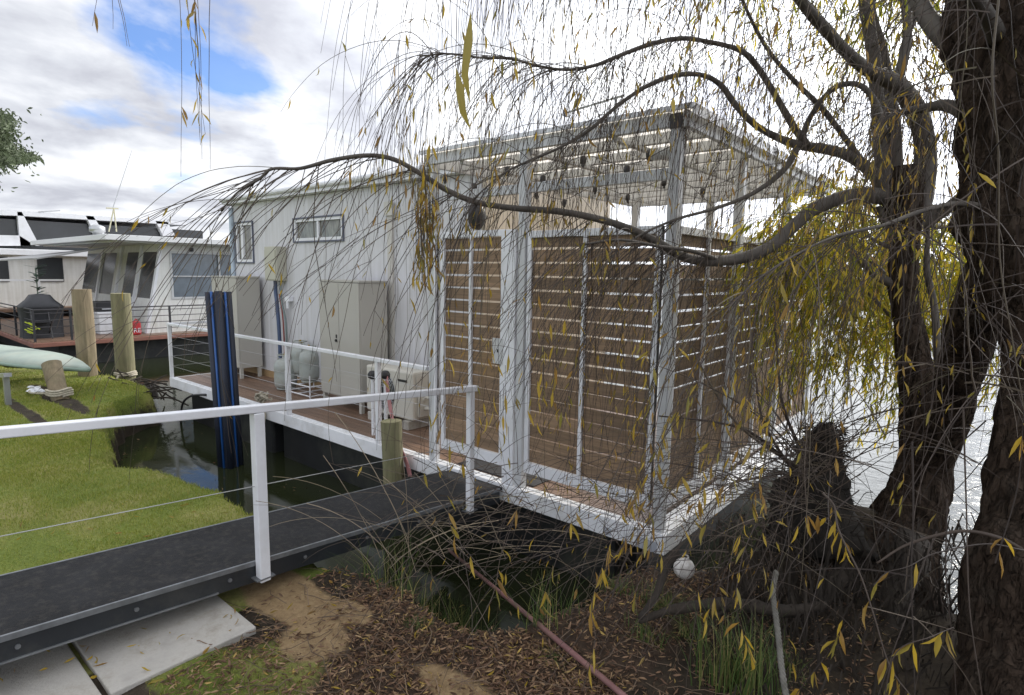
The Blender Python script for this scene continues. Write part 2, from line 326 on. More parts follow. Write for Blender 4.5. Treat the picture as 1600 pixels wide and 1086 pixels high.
def ground_mat():
    m = bpy.data.materials.new('bank_ground'); m.use_nodes = True; t = m.node_tree; b = t.nodes['Principled BSDF']; K = t.links.new
    tcn = N(t, 'ShaderNodeTexCoord'); O = tcn.outputs['Object']
    def ns(s, d=6, r=.6):
        n = N(t, 'ShaderNodeTexNoise', Scale=s, Detail=float(d), Roughness=r); K(O, n.inputs[0]); return n.outputs[0]
    grass = ramp(t, ns(1.6, 8, .65), [(.3, (.09, .125, .018)), (.45, (.15, .19, .03)), (.54, (.26, .25, .07)), (.66, (.40, .32, .15))])
    grass = mixc(t, .5, grass, ramp(t, ns(60), [(.3, (.05, .08, .015)), (.7, (.22, .26, .06))]))
    mud = ramp(t, ns(9, 9, .7), [(.3, (.016, .012, .009)), (.6, (.05, .038, .025)), (.8, (.10, .08, .055))])
    litter = ramp(t, ns(22, 9, .75), [(.3, (.022, .014, .010)), (.55, (.06, .040, .027)), (.75, (.13, .09, .06))])
    sand = ramp(t, ns(18, 9, .8), [(.28, (.10, .065, .035)), (.42, (.25, .17, .09)), (.7, (.40, .29, .16))])
    at1 = N(t, 'ShaderNodeAttribute', _attribute_name='zones'); sp = N(t, 'ShaderNodeSeparateColor'); K(at1.outputs[0], sp.inputs[0])
    wob = mth(t, 'MULTIPLY', mth(t, 'SUBTRACT', ns(7, 8, .7), .5), 1.3)
    wob = mth(t, 'ADD', wob, mth(t, 'MULTIPLY', mth(t, 'SUBTRACT', ns(40, 6, .8), .5), .7))
    def msk(o): return ramp(t, mth(t, 'ADD', o, wob), [(.32, (0, 0, 0)), (.72, (1, 1, 1))])
    c = mixc(t, msk(sp.outputs[0]), mud, grass)
    c = mixc(t, msk(sp.outputs[1]), c, litter)
    c = mixc(t, msk(sp.outputs[2]), c, sand)
    K(c, b.inputs['Base Color']); b.inputs['Roughness'].default_value = .92; b.inputs['Specular IOR Level'].default_value = .25
    bu = N(t, 'ShaderNodeBump', Strength=.9, Distance=.02); K(ns(35, 9, .75), bu.inputs['Height']); K(bu.outputs[0], b.inputs['Normal'])
    return m
ground = struct(g.build('ground', ground_mat(), smooth=True))
# what the bank is made of: grass / leaf litter / sand, by where it lies
def blob(P, pts):
    v = np.zeros(len(P))
    for x, y, rx, ry in pts: v = np.maximum(v, 1 - ((P[:, 0] - x) / rx) ** 2 - ((P[:, 1] - y) / ry) ** 2)
    return np.clip(v * 2, 0, 1)
def P2(px, py): p = at(px, py, 'z', -.07); return p.x, p.y
def zones(P, sd):
    grass = np.where(P[:, 0] < -1.3, 1.0, 0.0) * np.clip((sd + .05) / .06, 0, 1)
    mudp = blob(P, [(*P2(90, 618), 1.6, .16), (*P2(40, 640), 1.4, .10), (*P2(200, 700), .12, .12)])
    grass = np.clip(grass - .8 * mudp, 0, 1)
    near = blob(P, [(*P2(330, 1070), .55, .22), (*P2(420, 1050), .3, .28)]) * (P[:, 0] > -1.1)
    grass = np.maximum(grass, near * .75)
    lit = ((P[:, 0] > -1.0) & (P[:, 0] < .5)) * np.clip((sd - .0) / .06, 0, 1) * .8
    lit = np.maximum(lit, (P[:, 0] > .0) * .25 * (P[:, 1] < -.3)); lit = lit * (1 - near * .6)
    sand = blob(P, [(*P2(440, 925), .36, .2), (*P2(490, 1000), .22, .17), (*P2(545, 955), .2, .09), (*P2(730, 1085), .36, .10), (*P2(480, 950), .34, .17)])
    return grass, lit, sand
zg, zl, zs = zones(GP, GS)
ca = ground.data.color_attributes.new('zones', 'FLOAT_COLOR', 'POINT')
ca.data.foreach_set('color', np.column_stack([zg, zl, zs, np.ones(len(zg))]).ravel().astype(np.float32))
def gz(x, y): return float(gheight(np.array([[x, y]]))[0][0])

# water
def water_mat():
    m = bpy.data.materials.new('river_water'); m.use_nodes = True; t = m.node_tree; b = t.nodes['Principled BSDF']
    b.inputs['Base Color'].default_value = (.018, .022, .010, 1); b.inputs['Roughness'].default_value = .05; b.inputs['IOR'].default_value = 1.33
    tcn = N(t, 'ShaderNodeTexCoord'); mpn = N(t, 'ShaderNodeMapping'); t.links.new(tcn.outputs['Object'], mpn.inputs[0])
    mpn.inputs['Rotation'].default_value = (0, 0, .5); mpn.inputs['Scale'].default_value = (1, 2.2, 1)
    s = N(t, 'ShaderNodeSeparateXYZ'); t.links.new(tcn.outputs['Object'], s.inputs[0])
    a = N(t, 'ShaderNodeTexNoise', Scale=4.0, Detail=5.0, Roughness=.55, Distortion=.3); t.links.new(mpn.outputs[0], a.inputs[0])
    # the basin between the boats and the bank is sheltered, the open river beyond is rippled
    openw = mth(t, 'MULTIPLY', mth(t, 'ADD', s.outputs[0], .2), 1.2, True); openy = mth(t, 'MULTIPLY', mth(t, 'SUBTRACT', s.outputs[1], 4.0), .3, True)
    k = mth(t, 'MAXIMUM', openw, openy); st = mth(t, 'ADD', mth(t, 'MULTIPLY', k, .33), .04)
    bu = N(t, 'ShaderNodeBump', Distance=.045); t.links.new(st, bu.inputs['Strength']); t.links.new(a.outputs[0], bu.inputs['Height']); t.links.new(bu.outputs[0], b.inputs['Normal'])
    return m
w = MB(); w.add([(-1500, -1500, -.6), (1500, -1500, -.6), (1500, 1500, -.6), (-1500, 1500, -.6)], [(0, 1, 2, 3)])
struct(w.build('water', water_mat()))
# far bank: low land and its wood
hb = MB(); pts = []
n = 160
for i in range(n + 1):
    a = math.radians(-95 + 150 * i / n); rr = 105 + 14 * math.sin(i * .11)
    d = Vector((math.sin(a), math.cos(a), 0)); h = .6 + .3 * math.sin(i * .3)
    pts.append((CAM[0] + d.x * rr, CAM[1] + d.y * rr, d, h))
vs = []; fs = []
for i, (x, y, d, h) in enumerate(pts):
    for o, z in ((0, -.75), (2, h * .5), (30, h + .6), (200, h + 1.2)): vs.append((x + d.x * o, y + d.y * o, z - .3))
for i in range(n):
    for k in range(3): fs.append((i * 4 + k, i * 4 + k + 1, (i + 1) * 4 + k + 1, (i + 1) * 4 + k))
hb.add(vs, fs); struct(hb.build('hills', mat('far_bank_earth', (.13, .12, .09), .9, var=.3, vs=.1), smooth=True))
fw = MB(); r2 = random.Random(3)
for i, (x, y, d, h) in enumerate(pts):
    for q in range(2):
        o = r2.uniform(1, 9); tx = x + d.x * o + r2.uniform(-1, 1); ty = y + d.y * o + r2.uniform(-1, 1); H = r2.uniform(2.2, 4.6); Wd = r2.uniform(.9, 2.2)
        for c in range(46):
            u = r2.random(); an = r2.uniform(0, 6.28); rad = Wd * math.sqrt(r2.random()) * math.sin(math.pi * min(.98, .25 + .7 * u))
            p = Vector((tx + math.cos(an) * rad, ty + math.sin(an) * rad, -.5 + H * (.05 + u))); s = r2.uniform(.2, .5)
            a, b = Vector((r2.gauss(0, 1), r2.gauss(0, 1), r2.gauss(0, 1))).normalized() * s, Vector((r2.gauss(0, 1), r2.gauss(0, 1), r2.gauss(0, 1))).normalized() * s
            fw.add([p - a, p + b, p + a, p - b], [(0, 1, 2, 3)])
tag(fw.build('far_wood', mat('far_foliage', (.11, .105, .085), .9, var=.3, island=.25, vs=.2)), None, None, None, 'stuff')

# ------------------------------------------------------------------ the houseboat
HB = thing('houseboat', (-4, 1.8, -.6), 'white houseboat with brown slatted privacy screens, a pergola and a low timber deck', 'houseboat')
def part(m, name, mt, par=HB, **k): return m.build(name, mt, par, **k)
BL, BW, PGR = -8.06, 3.62, .03            # left end, depth, right end
h = MB(); h.box(BL + .2, -.25, .35, BW - .1, -1.0, -.135); part(h, 'hull', HULL)
h = MB(); h.box(BL + .45, -5.2, .12, .34, -.9, -.14).box(-5.0, -.4, .14, .34, -.9, -.14); part(h, 'pontoon', HULL, bevel=.03)
fa = MB(); fa.box(BL, PGR, 0, .05, -.135, .0).box(BL, BL + .05, .05, BW, -.135, -.001).box(PGR - .05, PGR, .05, BW, -.135, -.001); part(fa, 'fascia', FASCIA, bevel=.004)
fl = MB(); fl.box(PGR - .14, PGR - .051, .06, BW, -.03, .004).box(BL + .052, PGR - .15, .052, .085, -.03, .004); part(fl, 'deck_edge', FASCIA)
for q_ in ((-.17, -.02, -.134, -.06), (-.42, -.36, -.12, -.07)): pt = MB(); pt.box(q_[0], q_[1], -.004, -.001, q_[2], q_[3]); part(pt, 'primer_patch', mat('grey_primer_patch', (.36, .38, .42), .6))
dk = MB(); y = .09
while y < BW - .02:
    x0 = BL + .055
    for x1 in (BL + 2.6 + .4 * math.sin(y * 37), -2.9 + .5 * math.sin(y * 91), -.145):
        dk.box(x0, x1 - .003, y, min(y + .083, BW - .01), -.03, .003); x0 = x1
    y += .088
part(dk, 'deck', DECK)
# cabin
CL, CR, CF = -8.12, -2.56, 1.08
def holes_wall(mb, x0, x1, z0, z1, y0, y1, holes):
    xs = sorted({x0, x1, *[q[0] for q in holes], *[q[1] for q in holes]})
    for a, b in zip(xs, xs[1:]):
        z = z0
        for hh in sorted([q for q in holes if q[0] <= a + 1e-6 and q[1] >= b - 1e-6], key=lambda q: q[2]): mb.box(a, b, y0, y1, z, hh[2]); z = hh[3]
        mb.box(a, b, y0, y1, z, z1)
wins = [(-7.99, -7.44, 1.76, 2.37), (-6.22, -5.04, 2.05, 2.35)]
c = MB(); holes_wall(c, CL, CR - .05, .0, 2.66, CF, CF + .06, wins); part(c, 'wall', WALL)
c = MB(); c.box(CR - .05, CR, CF + .001, BW - .12, .003, 2.655); part(c, 'end_wall', CREAM)
c = MB(); c.box(CL, CL + .05, CF + .06, BW - .12, .003, 2.65).box(CL + .05, CR - .05, BW - .18, BW - .121, .003, 2.65); part(c, 'wall', WALL)
c = MB(); c.box(CL - .08, CR + .06, CF - .06, BW, 2.70, 2.745); part(c, 'roof', ROOFM)
c = MB(); c.box(CL - .08, CR + .06, CF - .06, CF + .001, 2.665, 2.699); part(c, 'soffit', FASCIA)
c = MB(); c.tube([(CL - .12, CF - .105, 2.74), (CR + .08, CF - .105, 2.76)], .038, 12).box(CL - .12, CR + .08, CF - .10, CF - .061, 2.67, 2.77); part(c, 'gutter', WHITE, smooth=False)
c = MB(); c.box(CL - .11, CL - .081, CF - .06, BW, 2.66, 2.765); part(c, 'gutter', WHITE)
c = MB(); c.tube([(CL + .03, CF - .03, .0), (CL + .03, CF - .03, 2.62)], .033, 10); part(c, 'downpipe', mat('pale_blue_trim', (.42, .50, .58), .4))
c = MB(); c.box(-4.11, -4.02, CF - .028, CF - .001, .0, 2.40); c.box(-4.14, -3.99, CF - .05, CF - .0285, 2.30, 2.46); part(c, 'downpipe', mat('cream_downpipe', (.52, .50, .46), .5))
c = MB(); c.box(CL, CR - .3, CF - .02, CF - .0015, .003, .10); part(c, 'skirting_board', mat('bare_timber_skirting', (.30, .2, .1), .7, var=.3))
for k, (a, b, z0, z1) in enumerate(wins):
    f = MB(); t = .04
    for x0, x1, y0, y1 in ((a, b, z0, z0 + t), (a, b, z1 - t, z1), (a, a + t, z0 + t, z1 - t), (b - t, b, z0 + t, z1 - t)): f.box(x0, x1, CF - .012, CF + .045, y0, y1)
    m_ = (a + b) / 2 - (.1 if k == 0 else 0); f.box(m_ - .022, m_ + .022, CF - .006, CF + .04, z0 + t, z1 - t)
    if k == 0: f.box(m_ + .023, m_ + .06, CF - .01, CF + .03, z0 + t + .02, z1 - t - .02)
    fo = part(f, 'window', WHITE, bevel=.003)
    f = MB(); e = .022
    for x0, x1, y0, y1 in ((a - e, b + e, z0 - e, z0), (a - e, b + e, z1, z1 + e), (a - e, a, z0, z1), (b, b + e, z0, z1)): f.box(x0, x1, CF - .022, CF - .001, y0, y1)
    f.build('trim', mat('navy_trim', (.10, .11, .15), .5), fo)
    f = MB(); f.box(a + t, b - t, CF + .02, CF + .026, z0 + t, z1 - t); f.build('pane', GLASSM, fo)
# meter box and its conduits
mb_ = MB(); mb_.box(-6.80, -6.46, CF - .16, CF - .001, 1.49, 1.98); mo = part(mb_, 'meter_box', BEIGE2, bevel=.008)
d = MB(); d.box(-6.78, -6.48, CF - .172, CF - .161, 1.51, 1.93); d.build('door', BEIGE2, mo)
d = MB(); d.box(-6.86, -6.81, CF - .06, CF - .001, 1.86, 1.90); d.build('latch', DARK, mo)
c = MB(); c.tube(crom([(-6.66, CF - .08, 1.50), (-6.66, CF - .08, 1.3), (-6.62, CF - .09, 1.18), (-6.58, CF - .09, .7), (-6.58, CF - .09, .02)]), .028, 10); part(c, 'conduit', mat('blue_grey_conduit', (.06, .09, .17), .4), smooth=True)
c = MB(); c.tube(crom([(-6.52, CF - .08, 1.5), (-6.5, CF - .08, 1.2), (-6.42, CF - .07, .9), (-6.42, CF - .07, .5), (-6.38, CF - .1, .33)]), .014, 8); part(c, 'conduit', mat('grey_hose', (.16, .20, .20), .5), smooth=True)
c = MB(); c.tube(crom([(-6.56, CF - .08, 1.3), (-6.5, CF - .07, .95), (-6.52, CF - .05, .4), (-6.5, CF - .08, .02)]), .010, 8); part(c, 'conduit', mat('red_cable', (.25, .05, .04), .5), smooth=True)
c = MB(); c.box(-6.43, -6.31, CF - .07, CF - .001, 1.20, 1.27); c.tube([(-6.37, CF - .06, 1.2), (-6.37, CF - .06, 1.1)], .02, 8); part(c, 'power_outlet', WHITE)
# pergola
PO = [(-2.2, .055), (-1.215, .055), (-.04, .055)]
ZT = 2.615
def post(x, y, z0, z1, w=.085, cap=False):
    m = MB(); m.box(x - w / 2, x + w / 2, y - w / 2, y + w / 2, z0, z1); o = part(m, 'pergola_post', POSTM, bevel=.004)
    if cap: q = MB(); q.box(x - w / 2 - .004, x + w / 2 + .004, y - w / 2 - .004, y + w / 2 + .004, z1 - .085, z1 + .002); q.build('cap', DARK, o)
for x, y in PO: post(x, y, .004, ZT, .068, x > -.1)
SY = [1.17, 2.37, 3.54]
for y in SY: post(-.04, y, .004, ZT - .005, .066)
for x in (-1.215, -2.2): post(x, 3.54, .004, ZT - .005, .08)
def beam(x0, x1, y0, y1, z0, z1, name='pergola_beam', mt=POSTM): m = MB(); m.box(x0, x1, y0, y1, z0, z1); return part(m, name, mt, bevel=.004)
beam(-2.24, -.078, .012, .052, 2.54, 2.625); beam(-2.16, -.076, .07, .11, 2.245, 2.315)
beam(.004, .04, .012, BW, 2.53, 2.625); beam(-2.275, -2.242, .012, BW, 2.53, 2.625)
beam(-2.24, .0, 3.60, 3.64, 2.53, 2.625)
for y in (.42, .84, 1.26, 1.68, 2.1, 2.52, 2.94, 3.3): beam(-2.24, .003, y, y + .045, 2.55, 2.62, 'rafter')
for x in (-1.9, -1.2, -.5): beam(x, x + .04, .06, 3.59, 2.515, 2.548, 'purlin')
m = MB(); nn_ = 110; xs = [-2.28 + 2.35 * i / nn_ for i in range(nn_ + 1)]
for i in range(nn_):
    za, zb = (2.639 + .009 * math.cos(6.283 * (xs[j] / .076)) for j in (i, i + 1))
    ys = [-.01, 3.70]
    m.add([(xs[i], ys[0], za), (xs[i + 1], ys[0], zb), (xs[i + 1], ys[1], zb), (xs[i], ys[1], za)], [(0, 1, 2, 3)])
part(m, 'roof_sheet', SHEET)
m = MB(); m.box(-2.29, .085, -.025, -.012, 2.622, 2.652).box(.072, .085, -.011, 3.7, 2.59, 2.652); part(m, 'flashing', WHITE)
m = MB(); m.tube([(-.30, .24, 2.44), (-.09, .24, 2.44)], .04, 16); ob = part(m, 'blind_roller', POSTM, smooth=True)
m = MB(); m.tube([(-.325, .24, 2.44), (-.301, .24, 2.44)], .042, 16); m.build('end_cap', DARK, ob)
# slatted screens
def screen(a, b, axis, k, z0, z1, stiles, fw=.05, new=(), lower=True):
    """frame in the plane axis=k from a to b, slats behind it"""
    def bx(mb, u0, u1, k0, k1, w0, w1):
        if axis == 'y': mb.box(u0, u1, k0, k1, w0, w1)
        else: mb.box(-k1, -k0, u0, u1, w0, w1)
    f = MB(); bx(f, a, a + fw, k, k + .045, z0, z1); bx(f, b - fw, b, k, k + .045, z0, z1)
    bx(f, a + fw, b - fw, k, k + .045, z0, z0 + .085); bx(f, a + fw, b - fw, k, k + .045, z1 - .05, z1)
    o = part(f, 'screen', WHITE, bevel=.003)
    for s in stiles:
        f = MB(); bx(f, s - .014, s + .014, k - .004, k + .018, z0 + .086, z1 - .051); f.build('stile', WHITE, o)
    sl_ = MB(); sn = MB(); z = z0 + .09; i = 0
    while z < z1 - .07:
        for u0, u1 in zip([a + fw - .004] + list(stiles), list(stiles) + [b - fw + .004]):
            j = rnd.gauss(0, .0012);             bx(sn if i in new and u1 < -1.3 else sl_, u0 + .001, u1 - .001, k + .021, k + .038, z + .0 + j, min(z + .1015 - (.015 if z > .75 else .009) + j, z1 - .048))
        z += .1015; i += 1
    sl_.build('slats', SLAT, o)
    if new: sn.build('slats', SLATN, o)
    return o
door = screen(-2.10, -1.385, 'y', .035, .13, 1.985, [-1.75], .042, new=(6, 7, 8))
door['label'] = 'narrow gate screen with a pale lock plate'
m = MB(); m.box(-1.50, -1.37, .025, .0345, .95, 1.15); pl = m.build('lock_plate', POSTM, door)
m = MB(); m.box(-1.445, -1.43, .02, .0245, 1.04, 1.065); m.build('keyhole', DARK, door)
for q_ in ((-1.384, -1.372), (-1.195, -1.183), (-2.135, -2.125), (-.100, -.088)): m = MB(); m.box(*q_, .03, .034, .16, 1.96); part(m, 'gap_shade_strip', DARK)  # dark strips set in the frame gaps, standing in for their shade
m = MB(); m.box(-1.37, -1.26, .01, .05, .006, 1.98); part(m, 'jamb', WHITE, bevel=.003)
m = MB(); m.box(-2.16, -2.14, .01, .05, .006, 1.98); part(m, 'jamb', WHITE, bevel=.003)
screen(-1.170, -.105, 'y', .035, .13, 1.965, [-.665], .040)
for a, b in ((.105, 1.125), (1.215, 2.325), (2.415, 3.495)): screen(a, b, 'x', .022, .13, 1.965, [(a + b) / 2 - .02], .035)
# the hand rail of the deck
for x in (-8.03, -4.62, -2.96): m = MB(); m.box(x - .022, x + .022, .004, .046, .001, .80); part(m, 'railing_post', WHITE)
m = MB(); m.box(-8.055, -2.245, .0, .05, .80, .835); part(m, 'handrail', WHITE, bevel=.004)
m = MB(); m.box(-8.055, -8.005, .051, 1.06, .80, .834); part(m, 'handrail', WHITE)
m = MB(); m.box(-8.05, -8.01, 1.02, 1.06, .001, .799); part(m, 'railing_post', WHITE)
WIRE = mat('stainless_wire', (.45, .45, .45), .3, metal=.6)
for z in (.18, .33, .48, .64): m = MB(); m.tube([(-8.03, .025, z), (-2.25, .025, z)], .0022, 5); part(m, 'rail_wire', WIRE); m = MB(); m.tube([(-8.03, .03, z), (-8.03, 1.04, z)], .0022, 5); part(m, 'rail_wire', WIRE)

# things on the houseboat
def cabinet(x0, x1, y0, y1, z0, z1, label, doors):
    t = thing('storage_cabinet', ((x0 + x1) / 2, (y0 + y1) / 2, .003), label, 'cabinet', 'steel cabinets along the cabin wall')
    m = MB(); m.box(x0, x1, y0 + .02, y1, z0, z1); m.build('body', BEIGE, t, bevel=.006)
    m = MB(); m.box(x0 - .012, x1 + .012, y0, y1 + .005, z1 + .001, z1 + .022); m.build('top', BEIGE, t)
    n_ = len(doors) - 1
    for i in range(n_):
        m = MB(); m.box(doors[i] + .004, doors[i + 1] - .004, y0, y0 + .018, z0 + .02, z1 - .008); m.box(doors[i] + .03, doors[i + 1] - .03, y0 - .003, y0 - .0005, z0 + .06, z0 + .28); d_ = m.build('door', BEIGE, t, bevel=.004)
        hx = doors[i + 1] - .05 if i == 0 else doors[i] + .14
        q = MB(); q.box(hx - .006, hx + .006, y0 - .012, y0 - .0005, .86, .90)
        if i == 0: q.lathe((hx, y0 - .012, .83), [(.016, -.008), (.016, .008)], 12, axis='y'); q.build('handle', DARK, d_)
    for x in (x0 + .03, x1 - .03):
        for y in (y0 + .04, y1 - .04): m = MB(); m.box(x - .022, x + .022, y - .022, y + .022, .004, z0); m.build('leg', BEIGE, t)
    return t
cabinet(-4.84, -4.03, .58, .98, .15, 1.52, 'tall beige two door steel cabinet between the gas bottles and the air conditioner', [-4.84, -4.43, -4.03])
cabinet(-8.0, -7.17, .66, 1.02, .16, 1.52, 'tall beige steel cabinet at the far end of the deck, behind the blue pole', [-8.0, -7.6, -7.17])
def bottle(x, y, z, s, label):
    t = thing('gas_bottle', (x, y, z), label, 'gas bottle', 'gas bottles on the deck')
    m = MB(); m.lathe((x, y, z), [(.11 * s, .03), (.14 * s, .045), (.15 * s, .09), (.151 * s, .20), (.147 * s, .25), (.15 * s, .26), (.15 * s, .33), (.13 * s, .39), (.08 * s, .425), (.03, .435), (.03, .46)], 28); m.build('tank', GASG, t, smooth=True)
    m = MB(); m.tube([(x + .11 * s * math.cos(a), y + .11 * s * math.sin(a), z + .015) for a in [i * .2618 for i in range(25)]], .014, 6, cap=False); m.build('foot_ring', GASG, t, smooth=True)
    m = MB()
    for a in (0, 2.1, 4.2): m.box(x + .09 * math.cos(a) - .012, x + .09 * math.cos(a) + .012, y + .09 * math.sin(a) - .004, y + .09 * math.sin(a) + .004, z + .38, z + .475)
    m.tube([(x + .09 * math.cos(a), y + .09 * math.sin(a), z + .48) for a in [i * .2618 for i in range(25)]], .008, 6, cap=False); m.build('collar', GASG, t, smooth=True)
    m = MB(); m.tube([(x, y, z + .44), (x, y, z + .50)], .014, 8).tube([(x - .04, y, z + .47), (x + .05, y, z + .47)], .011, 8); m.build('valve', BRASS, t)
bottle(-6.02, .76, .003, 1.0, 'pale green gas bottle standing lowest, directly on the deck boards')
bottle(-5.90, .93, .19, .9, 'pale green gas bottle raised at the back against the wall, middle one')
bottle(-5.47, .80, .17, .85, 'pale green gas bottle on the wire stand beside the beige cabinet')
t = thing('bottle_stand', (-5.5, .8, 0), 'low white wire stand carrying two raised gas bottles', 'stand'); m = MB()
X0, X1, Y0, Y1 = -5.80, -5.2, .64, 1.06
for z in (.03, .155):
    for p, q in (((X0, Y0), (X1, Y0)), ((X1, Y0), (X1, Y1)), ((X1, Y1), (X0, Y1)), ((X0, Y1), (X0, Y0)), ((-5.5, Y0), (-5.5, Y1))): m.tube([(*p, z), (*q, z)], .009, 6)
m.build('shelf_frame', WHITE, t)
for x in (X0, X1):
    for y in (Y0, Y1): m = MB(); m.tube([(x, y, .004), (x, y, .30 if y == Y0 else .16)], .010, 6); m.build('leg', WHITE, t)
# air conditioner
t = thing('air_conditioner', (-3.4, .68, 0), 'cream outdoor air conditioner unit on blocks beside the screen', 'air conditioner')
m = MB(); m.box(-3.86, -3.06, .54, .86, .10, .615); m.build('case', ACM, t, bevel=.02)
m = MB()
for k in range(7):
    r = .05 + k * .027; m.tube([(-3.56 + r * math.cos(a), .534, .36 + r * math.sin(a)) for a in [i * .2094 for i in range(31)]], .0032, 5, cap=False)
for k in range(12): a = k * .5236; m.tube([(-3.56 + .04 * math.cos(a), .534, .36 + .04 * math.sin(a)), (-3.56 + .215 * math.cos(a), .534, .36 + .215 * math.sin(a))], .0032, 5)
m.build('fan_grille', STEEL, t)
m = MB(); m.lathe((-3.56, .5395, .36), [(.20, -.0005), (.20, .0)], 32, axis='y'); m.build('fan_opening', DARK, t)
m = MB(); m.box(-3.056, -3.02, .60, .80, .14, .36); m.box(-3.056, -3.045, .58, .82, .42, .58); m.build('service_cover', ACM, t, bevel=.01)
m = MB(); m.box(-3.3, -3.15, .536, .5395, .5, .525); m.build('badge_strip', DARK, t)
m = MB(); m.tube(crom([(-3.03, .66, .30), (-2.96, .64, .36), (-2.88, .66, .34), (-2.84, .8, .30), (-2.84, 1.05, .33)]), .018, 8).tube(crom([(-3.03, .68, .22), (-2.94, .66, .24), (-2.86, .7, .2), (-2.82, .85, .16), (-2.82, 1.05, .2)]), .022, 8); m.build('pipe', ACM, t, smooth=True)
for x in (-3.74, -3.14): m = MB(); m.box(x - .05, x + .05, .50, .90, .004, .099); m.build('foot', CONC, t, bevel=.008)
# mat, speaker, antenna, lights
t = MB(); t.box(-1.95, -1.12, .10, .50, .004, .014); tag(t.build('door_mat', BLACKF, bevel=.003), 'thin black mat on the deck inside the gate of the screens', 'mat')
t = thing('outdoor_speaker', (-2.66, .95, 2.2), 'dark oval speaker mounted at the cabin corner above the screens', 'speaker')
m = MB(); sx, sy, sz = at(745, 338, 'y', .95)
m.lathe((sx, .95, sz), [(.0, -.07), (.06, -.065), (.085, -.04), (.09, .02), (.07, .06), (.03, .07)], 24, axis='y'); o = m.build('cabinet', DARK, t, smooth=True); o.scale = (1, 1, 1)
for v in o.data.vertices: v.co.z = (v.co.z - (sz - 2.2)) * 1.5 + (sz - 2.2)
m = MB(); m.box(sx - .015, sx + .015, 1.02, CF, sz - .02, sz + .02); m.build('bracket', DARK, t)
t = thing('television_antenna', (-2.0, 2.4, 2.7), 'small grey yagi television antenna above the pergola roof', 'antenna')
p, q = at(885, 176, 'y', 2.4), at(975, 149, 'y', 2.4)
m = MB(); m.tube([p, q], .012, 6); m.build('boom', STEEL, t)
m = MB()
for k in range(9):
    c_ = p.lerp(q, .05 + k * .11); m.tube([c_ + Vector((0, -.14 + .006 * k, 0)), c_ + Vector((0, .14 - .006 * k, 0))], .005, 5)
m.build('elements', STEEL, t)
m = MB(); m.tube([(q.x - .1, 2.4, 2.67), (q.x - .1, 2.4, q.z)], .016, 8); m.build('mast', STEEL, t)
m = MB(); m.box(p.x - .03, p.x + .02, 2.36, 2.44, p.z - .04, p.z + .03); m.build('junction_box', STEEL, t)
SL_ = thing('string_lights', (-1, .3, 2.5), 'black festoon light string looped under the pergola roof', 'string lights')
bp = []
for y in (.18, 1.45):
    row = [Vector((-2.2 + 2.1 * i / 6, y, 2.50 - .10 * abs(math.sin(i * 1.57)) - .02)) for i in range(7)]
    bp += row; m = MB(); m.tube(crom(row, 4), .003, 5); m.build('cable', DARK, SL_)
for p in bp:
    m = MB(); m.lathe(p - Vector((0, 0, .055)), [(.014, 0), (.022, .008), (.022, .045), (.008, .055)], 10); m.lathe(p - Vector((0, 0, .078)), [(.004, 0), (.012, .008), (.012, .022)], 10, 1); m.build('bulb', [DARK, GLASS], SL_, smooth=True)

# ------------------------------------------------------------------ gangway
GX0, GX1 = -1.95, -1.335
def gzw(y): return -.076 * (y + .3) * 1.0
def grow(y): return -.0
t = thing('gangway', (-1.64, -3, 0), 'sloping black gangway with a white handrail leading to the boat deck', 'gangway')
def slab(mb, x0, x1, y0, y1, t0, t1):     # t0,t1 offsets under the ramp line
    mb.add([(x0, y0, gzw(y0) + t0), (x1, y0, gzw(y0) + t0), (x1, y1, gzw(y1) + t0), (x0, y1, gzw(y1) + t0), (x0, y0, gzw(y0) + t1), (x1, y0, gzw(y0) + t1), (x1, y1, gzw(y1) + t1), (x0, y1, gzw(y1) + t1)],
           [(0, 3, 2, 1), (4, 5, 6, 7), (0, 1, 5, 4), (1, 2, 6, 5), (2, 3, 7, 6), (3, 0, 4, 7)])
m = MB(); slab(m, GX0 + .006, GX1 - .006, -7, -.012, -.02, 0); m.build('walkway', RAMP, t)
for x0, x1 in ((GX0, GX0 + .04), (GX1 - .04, GX1)): m = MB(); slab(m, x0, x1, -7, -.05, -.115, -.021); m.build('side_beam', RAMPB, t)
for x0, x1 in ((GX0 - .006, GX0 + .0055), (GX1 - .0055, GX1 + .006)): m = MB(); slab(m, x0, x1, -7, -.05, -.022, .003); m.build('edge_strip', EDGE, t)
m = MB(); slab(m, GX1 + .0005, GX1 + .008, -3.2, -2.2, -.113, -.105); m.build('weld_strip', EDGE, t)
RX = GX1 + .035
for y, w_ in ((-1.98, .055), (-.42, .045), (-5.0, .055)): m = MB(); m.box(RX - w_ / 2, RX + w_ / 2, y - w_ / 2, y + w_ / 2, gzw(y) - .10, gzw(y) + .805); m.build('railing_post', WHITE, t, bevel=.004)
m = MB(); m.bar((RX, -7, gzw(-7) + .826), (RX, -.36, gzw(-.36) + .826), .05, .04); m.build('handrail', WHITE, t, bevel=.005)
for z in (.42,): m = MB(); m.tube([(RX, -7, gzw(-7) + z), (RX, -.4, gzw(-.4) + z)], .0022, 5); m.build('rail_wire', WIRE, t)

for x in (GX1 + .0005,):
    for y in [-3.4 + .42 * q for q in range(8)]: m = MB(); m.lathe((x + .004, y, gzw(y) - .06), [(.010, -.004), (.010, .004)], 8, axis='x'); m.build('bolt', EDGE, t)
for y in (-1.98, -.42): m = MB(); m.box(RX - .04, RX + .032, y - .05, y + .05, gzw(y) - .085, gzw(y) - .078); m.build('bracket', EDGE, t)
